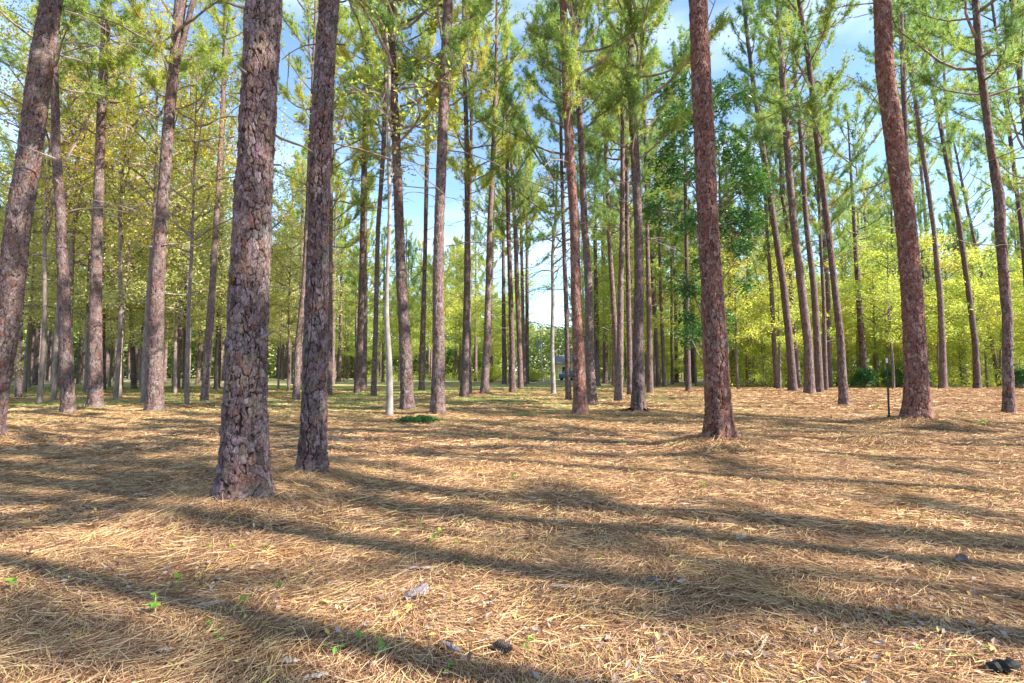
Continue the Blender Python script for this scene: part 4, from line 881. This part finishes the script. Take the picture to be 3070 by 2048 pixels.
SEED = [(1583,1965,.13,4,.055,'bright green two-leaved seedling standing tallest near the bottom centre'),
 (1150,1960,.10,8,.04,'green seedling with rounded leaves left of the grey stick'),
 (1078,1935,.09,6,.035,'small seedling in shade above the bottom edge, left of centre'),
 (1345,2008,.05,4,.045,'flat yellow-green leaves lying by the bottom edge'),
 (700,1665,.09,8,.035,'yellow-green seedling right of two, below the biggest trunk'),
 (630,1662,.08,7,.032,'green seedling left of two, below the biggest trunk'),
 (790,1662,.08,9,.03,'sprawling seedling on the sunny straw below the second nearest trunk'),
 (840,1772,.07,3,.04,'single bright yellow leaf sprig on sunny straw'),
 (530,1770,.08,6,.04,'green seedling at the lower edge of the left shadow band'),
 (465,1858,.12,10,.05,'bushy green seedling on sunny straw at lower left'),
 (625,1895,.08,9,.035,'trailing green seedling, upper of two at lower left'),
 (655,1930,.07,9,.032,'trailing yellow-green seedling, lower of two at lower left'),
 (715,1850,.12,7,.04,'dark blue-green seedling at the edge of the left shadow band'),
 (60,1790,.10,9,.05,'yellow seedling at the far lower left'),
 (1310,1625,.14,14,.045,'weedy green-brown clump in the upper of the long shadows'),
 (1265,1585,.10,9,.04,'smaller olive clump above the weedy clump'),
 (1535,1442,.10,14,.045,'flat green weed on sunny straw above the centre'),
 (2110,1466,.11,12,.045,'dark green weed left of centre below the red-brown pine'),
 (1530,1308,.12,12,.05,'green weeds behind the long dark patch'),
 (2885,1272,.30,14,.09,'taller blue-green seedling right of the large leaning pine'),
 (2960,1290,.22,12,.08,'yellow-green seedling below the swollen dark violet pine'),
 (2630,1372,.05,6,.05,'tiny yellow leaves on the straw below the steel post'),
 (2632,1228,.22,18,.08,'green leafy sprout just left of the steel post'),
 (1810,1680,.05,5,.03,'small green sprig at the foot of a long shadow'),
 (2470,1820,.06,7,.03,'small dark sprig in the shadow at lower right')]
for i, s in enumerate(SEED): seedling(*s, i)

def debris(name, x, y, L, w, h, rot, label, cat, mat, seed, tilt=0, jag=.25, lift=.015):
    X, Y = ground_at(x, y); r = np.random.default_rng(seed + 400); n = 12; s = np.linspace(-.5, .5, n); mb = MB()
    prof = (1 - np.abs(s * 2) ** 3) * .75 + .12; prof = prof * (1 + r.normal(0, jag, n))
    k = 8; th = np.linspace(0, 2 * np.pi, k, endpoint=False) + .3; rr = 1 + r.normal(0, .18, (n, k))
    cy = np.cumsum(r.normal(0, w * .06, n))
    v = np.stack([np.repeat(s[:, None] * L, k, 1), cy[:, None] + np.cos(th)[None] * w * .5 * prof[:, None] * rr, np.sin(th)[None] * h * .5 * prof[:, None] * rr + h * .4], -1)
    v = np.concatenate([v.reshape(-1, 3), [[-.5 * L, cy[0], h * .4], [.5 * L, cy[-1], h * .4]]])
    i = np.arange(n - 1)[:, None] * k; j = np.arange(k)[None]; q = np.stack([i + j, i + (j + 1) % k, i + k + (j + 1) % k, i + k + j], -1).reshape(-1, 4); jj = np.arange(k)
    tt = np.vstack([np.stack([(jj + 1) % k, jj, np.full(k, n * k)], 1), np.stack([(n - 1) * k + jj, (n - 1) * k + (jj + 1) % k, np.full(k, n * k + 1)], 1)])
    mb.add(v, q, tt); o = link(name, mb.mesh(name, [M[mat]]), loc=(X, Y, float(hgt(X, Y)) + lift)); o.rotation_euler = (0, tilt, rot)
    tag(o, label, cat); return o
debris('wood_splinter', 1265, 1703, .24, .030, .014, .15, 'long pale splinter lying above the grey bark slab', 'wood splinter', 'wood', 1)
debris('bark_slab', 1240, 1775, .30, .12, .035, 1.35, 'rough grey bark slab on the straw left of centre, below the pale splinter', 'bark', 'greywood', 2, .06)
debris('wood_splinter', 1705, 1760, .26, .034, .018, -.22, 'long white splinter on sunny straw right of the bark slab', 'wood splinter', 'wood', 3)
debris('fallen_stick', 1345, 1945, .17, .032, .030, -.85, 'smooth grey stick in the shade at the bottom centre', 'stick', 'greywood', 4, 0, .08)
debris('wood_chip', 1595, 1495, .20, .06, .02, -.4, 'pale wood chip beside the first long shadow', 'wood chip', 'wood', 5)
debris('wood_chip', 2048, 1517, .20, .03, .015, .1, 'white chip between the second and third long shadows', 'wood chip', 'wood', 6)
debris('wood_chip', 2222, 1625, .16, .07, .02, .6, 'pale ragged chip just above the thickest long shadow', 'wood chip', 'wood', 7)
debris('wood_chip', 1955, 1742, .09, .06, .02, .3, 'small grey chip right of the long white splinter', 'wood chip', 'greywood', 8)
debris('wood_chip', 2042, 1750, .10, .05, .02, 1.2, 'small whitish chip, farther right of the long white splinter', 'wood chip', 'wood', 9)
debris('wood_chip', 498, 1962, .08, .05, .02, .2, 'square whitish chip on sunny straw at lower left', 'wood chip', 'wood', 10)
debris('wood_chip', 870, 1995, .10, .04, .02, .1, 'bluish white chip near the bottom edge, left of centre', 'wood chip', 'wood', 11)
debris('wood_chip', 945, 2035, .12, .04, .02, .2, 'white chip lying on the bottom edge', 'wood chip', 'wood', 12)
debris('fallen_stick', 620, 1825, .22, .022, .018, .5, 'thin pale stick in the left shadow band', 'stick', 'wood', 13, 0, .08)
debris('fallen_stick', 1030, 1327, .9, .045, .04, .06, 'dark stick lying to the right of the second nearest trunk', 'stick', 'greywood', 14, 0, .08)
debris('fallen_stick', 2640, 1322, 1.0, .05, .05, .3, 'dark branch on the ground left of the steel post', 'stick', 'greywood', 15, 0, .1)
debris('fallen_stick', 2560, 1245, 1.1, .05, .05, -.1, 'pale branch on the ground behind the steel post', 'stick', 'wood', 16, 0, .1)
debris('charred_branch', 3010, 2010, .22, .06, .06, .2, 'black charred branch end in the bottom right corner', 'branch', 'rubber', 17, 0, .2)
debris('fallen_stick', 2290, 1925, .30, .018, .016, .9, 'thin tan stick in the shade at the bottom right', 'stick', 'wood', 18, 0, .08)

def cone(x, y, label, seed):
    X, Y = ground_at(x, y); mb = MB(); r = np.random.default_rng(seed); L, Rm = .10, .032
    mb.tube(np.array([[0, 0, 0], [0, 0, L]]), np.array([.012, .006]), 8)
    for i in range(90):
        f = i / 90; a = i * 2.3999; rad = Rm * math.sin(math.pi * (.12 + .82 * f)) ** .8; z = f * L; c, s = math.cos(a), math.sin(a)
        b0 = np.array([c * .006, s * .006, z]); tip = np.array([c * rad, s * rad, z + .012]); w = np.array([-s, c, 0]) * .007
        mb.add([b0 - w * .4, b0 + w * .4, tip + w, tip + [0, 0, .004], tip - w, tip - [0, 0, .003]], [[0, 1, 2, 3], [0, 3, 4, 5]])
    o = link('pine_cone', mb.mesh('pine_cone', [M['branch']]), loc=(X, Y, float(hgt(X, Y)) + .035)); o.rotation_euler = (math.radians(86), 0, seed); tag(o, label, 'pine cone')
cone(1480, 1937, 'dark open pine cone in the shade just left of the two-leaved seedling', 1)
cone(2870, 1700, 'pine cone on the straw at the right, between two shadows', 2)
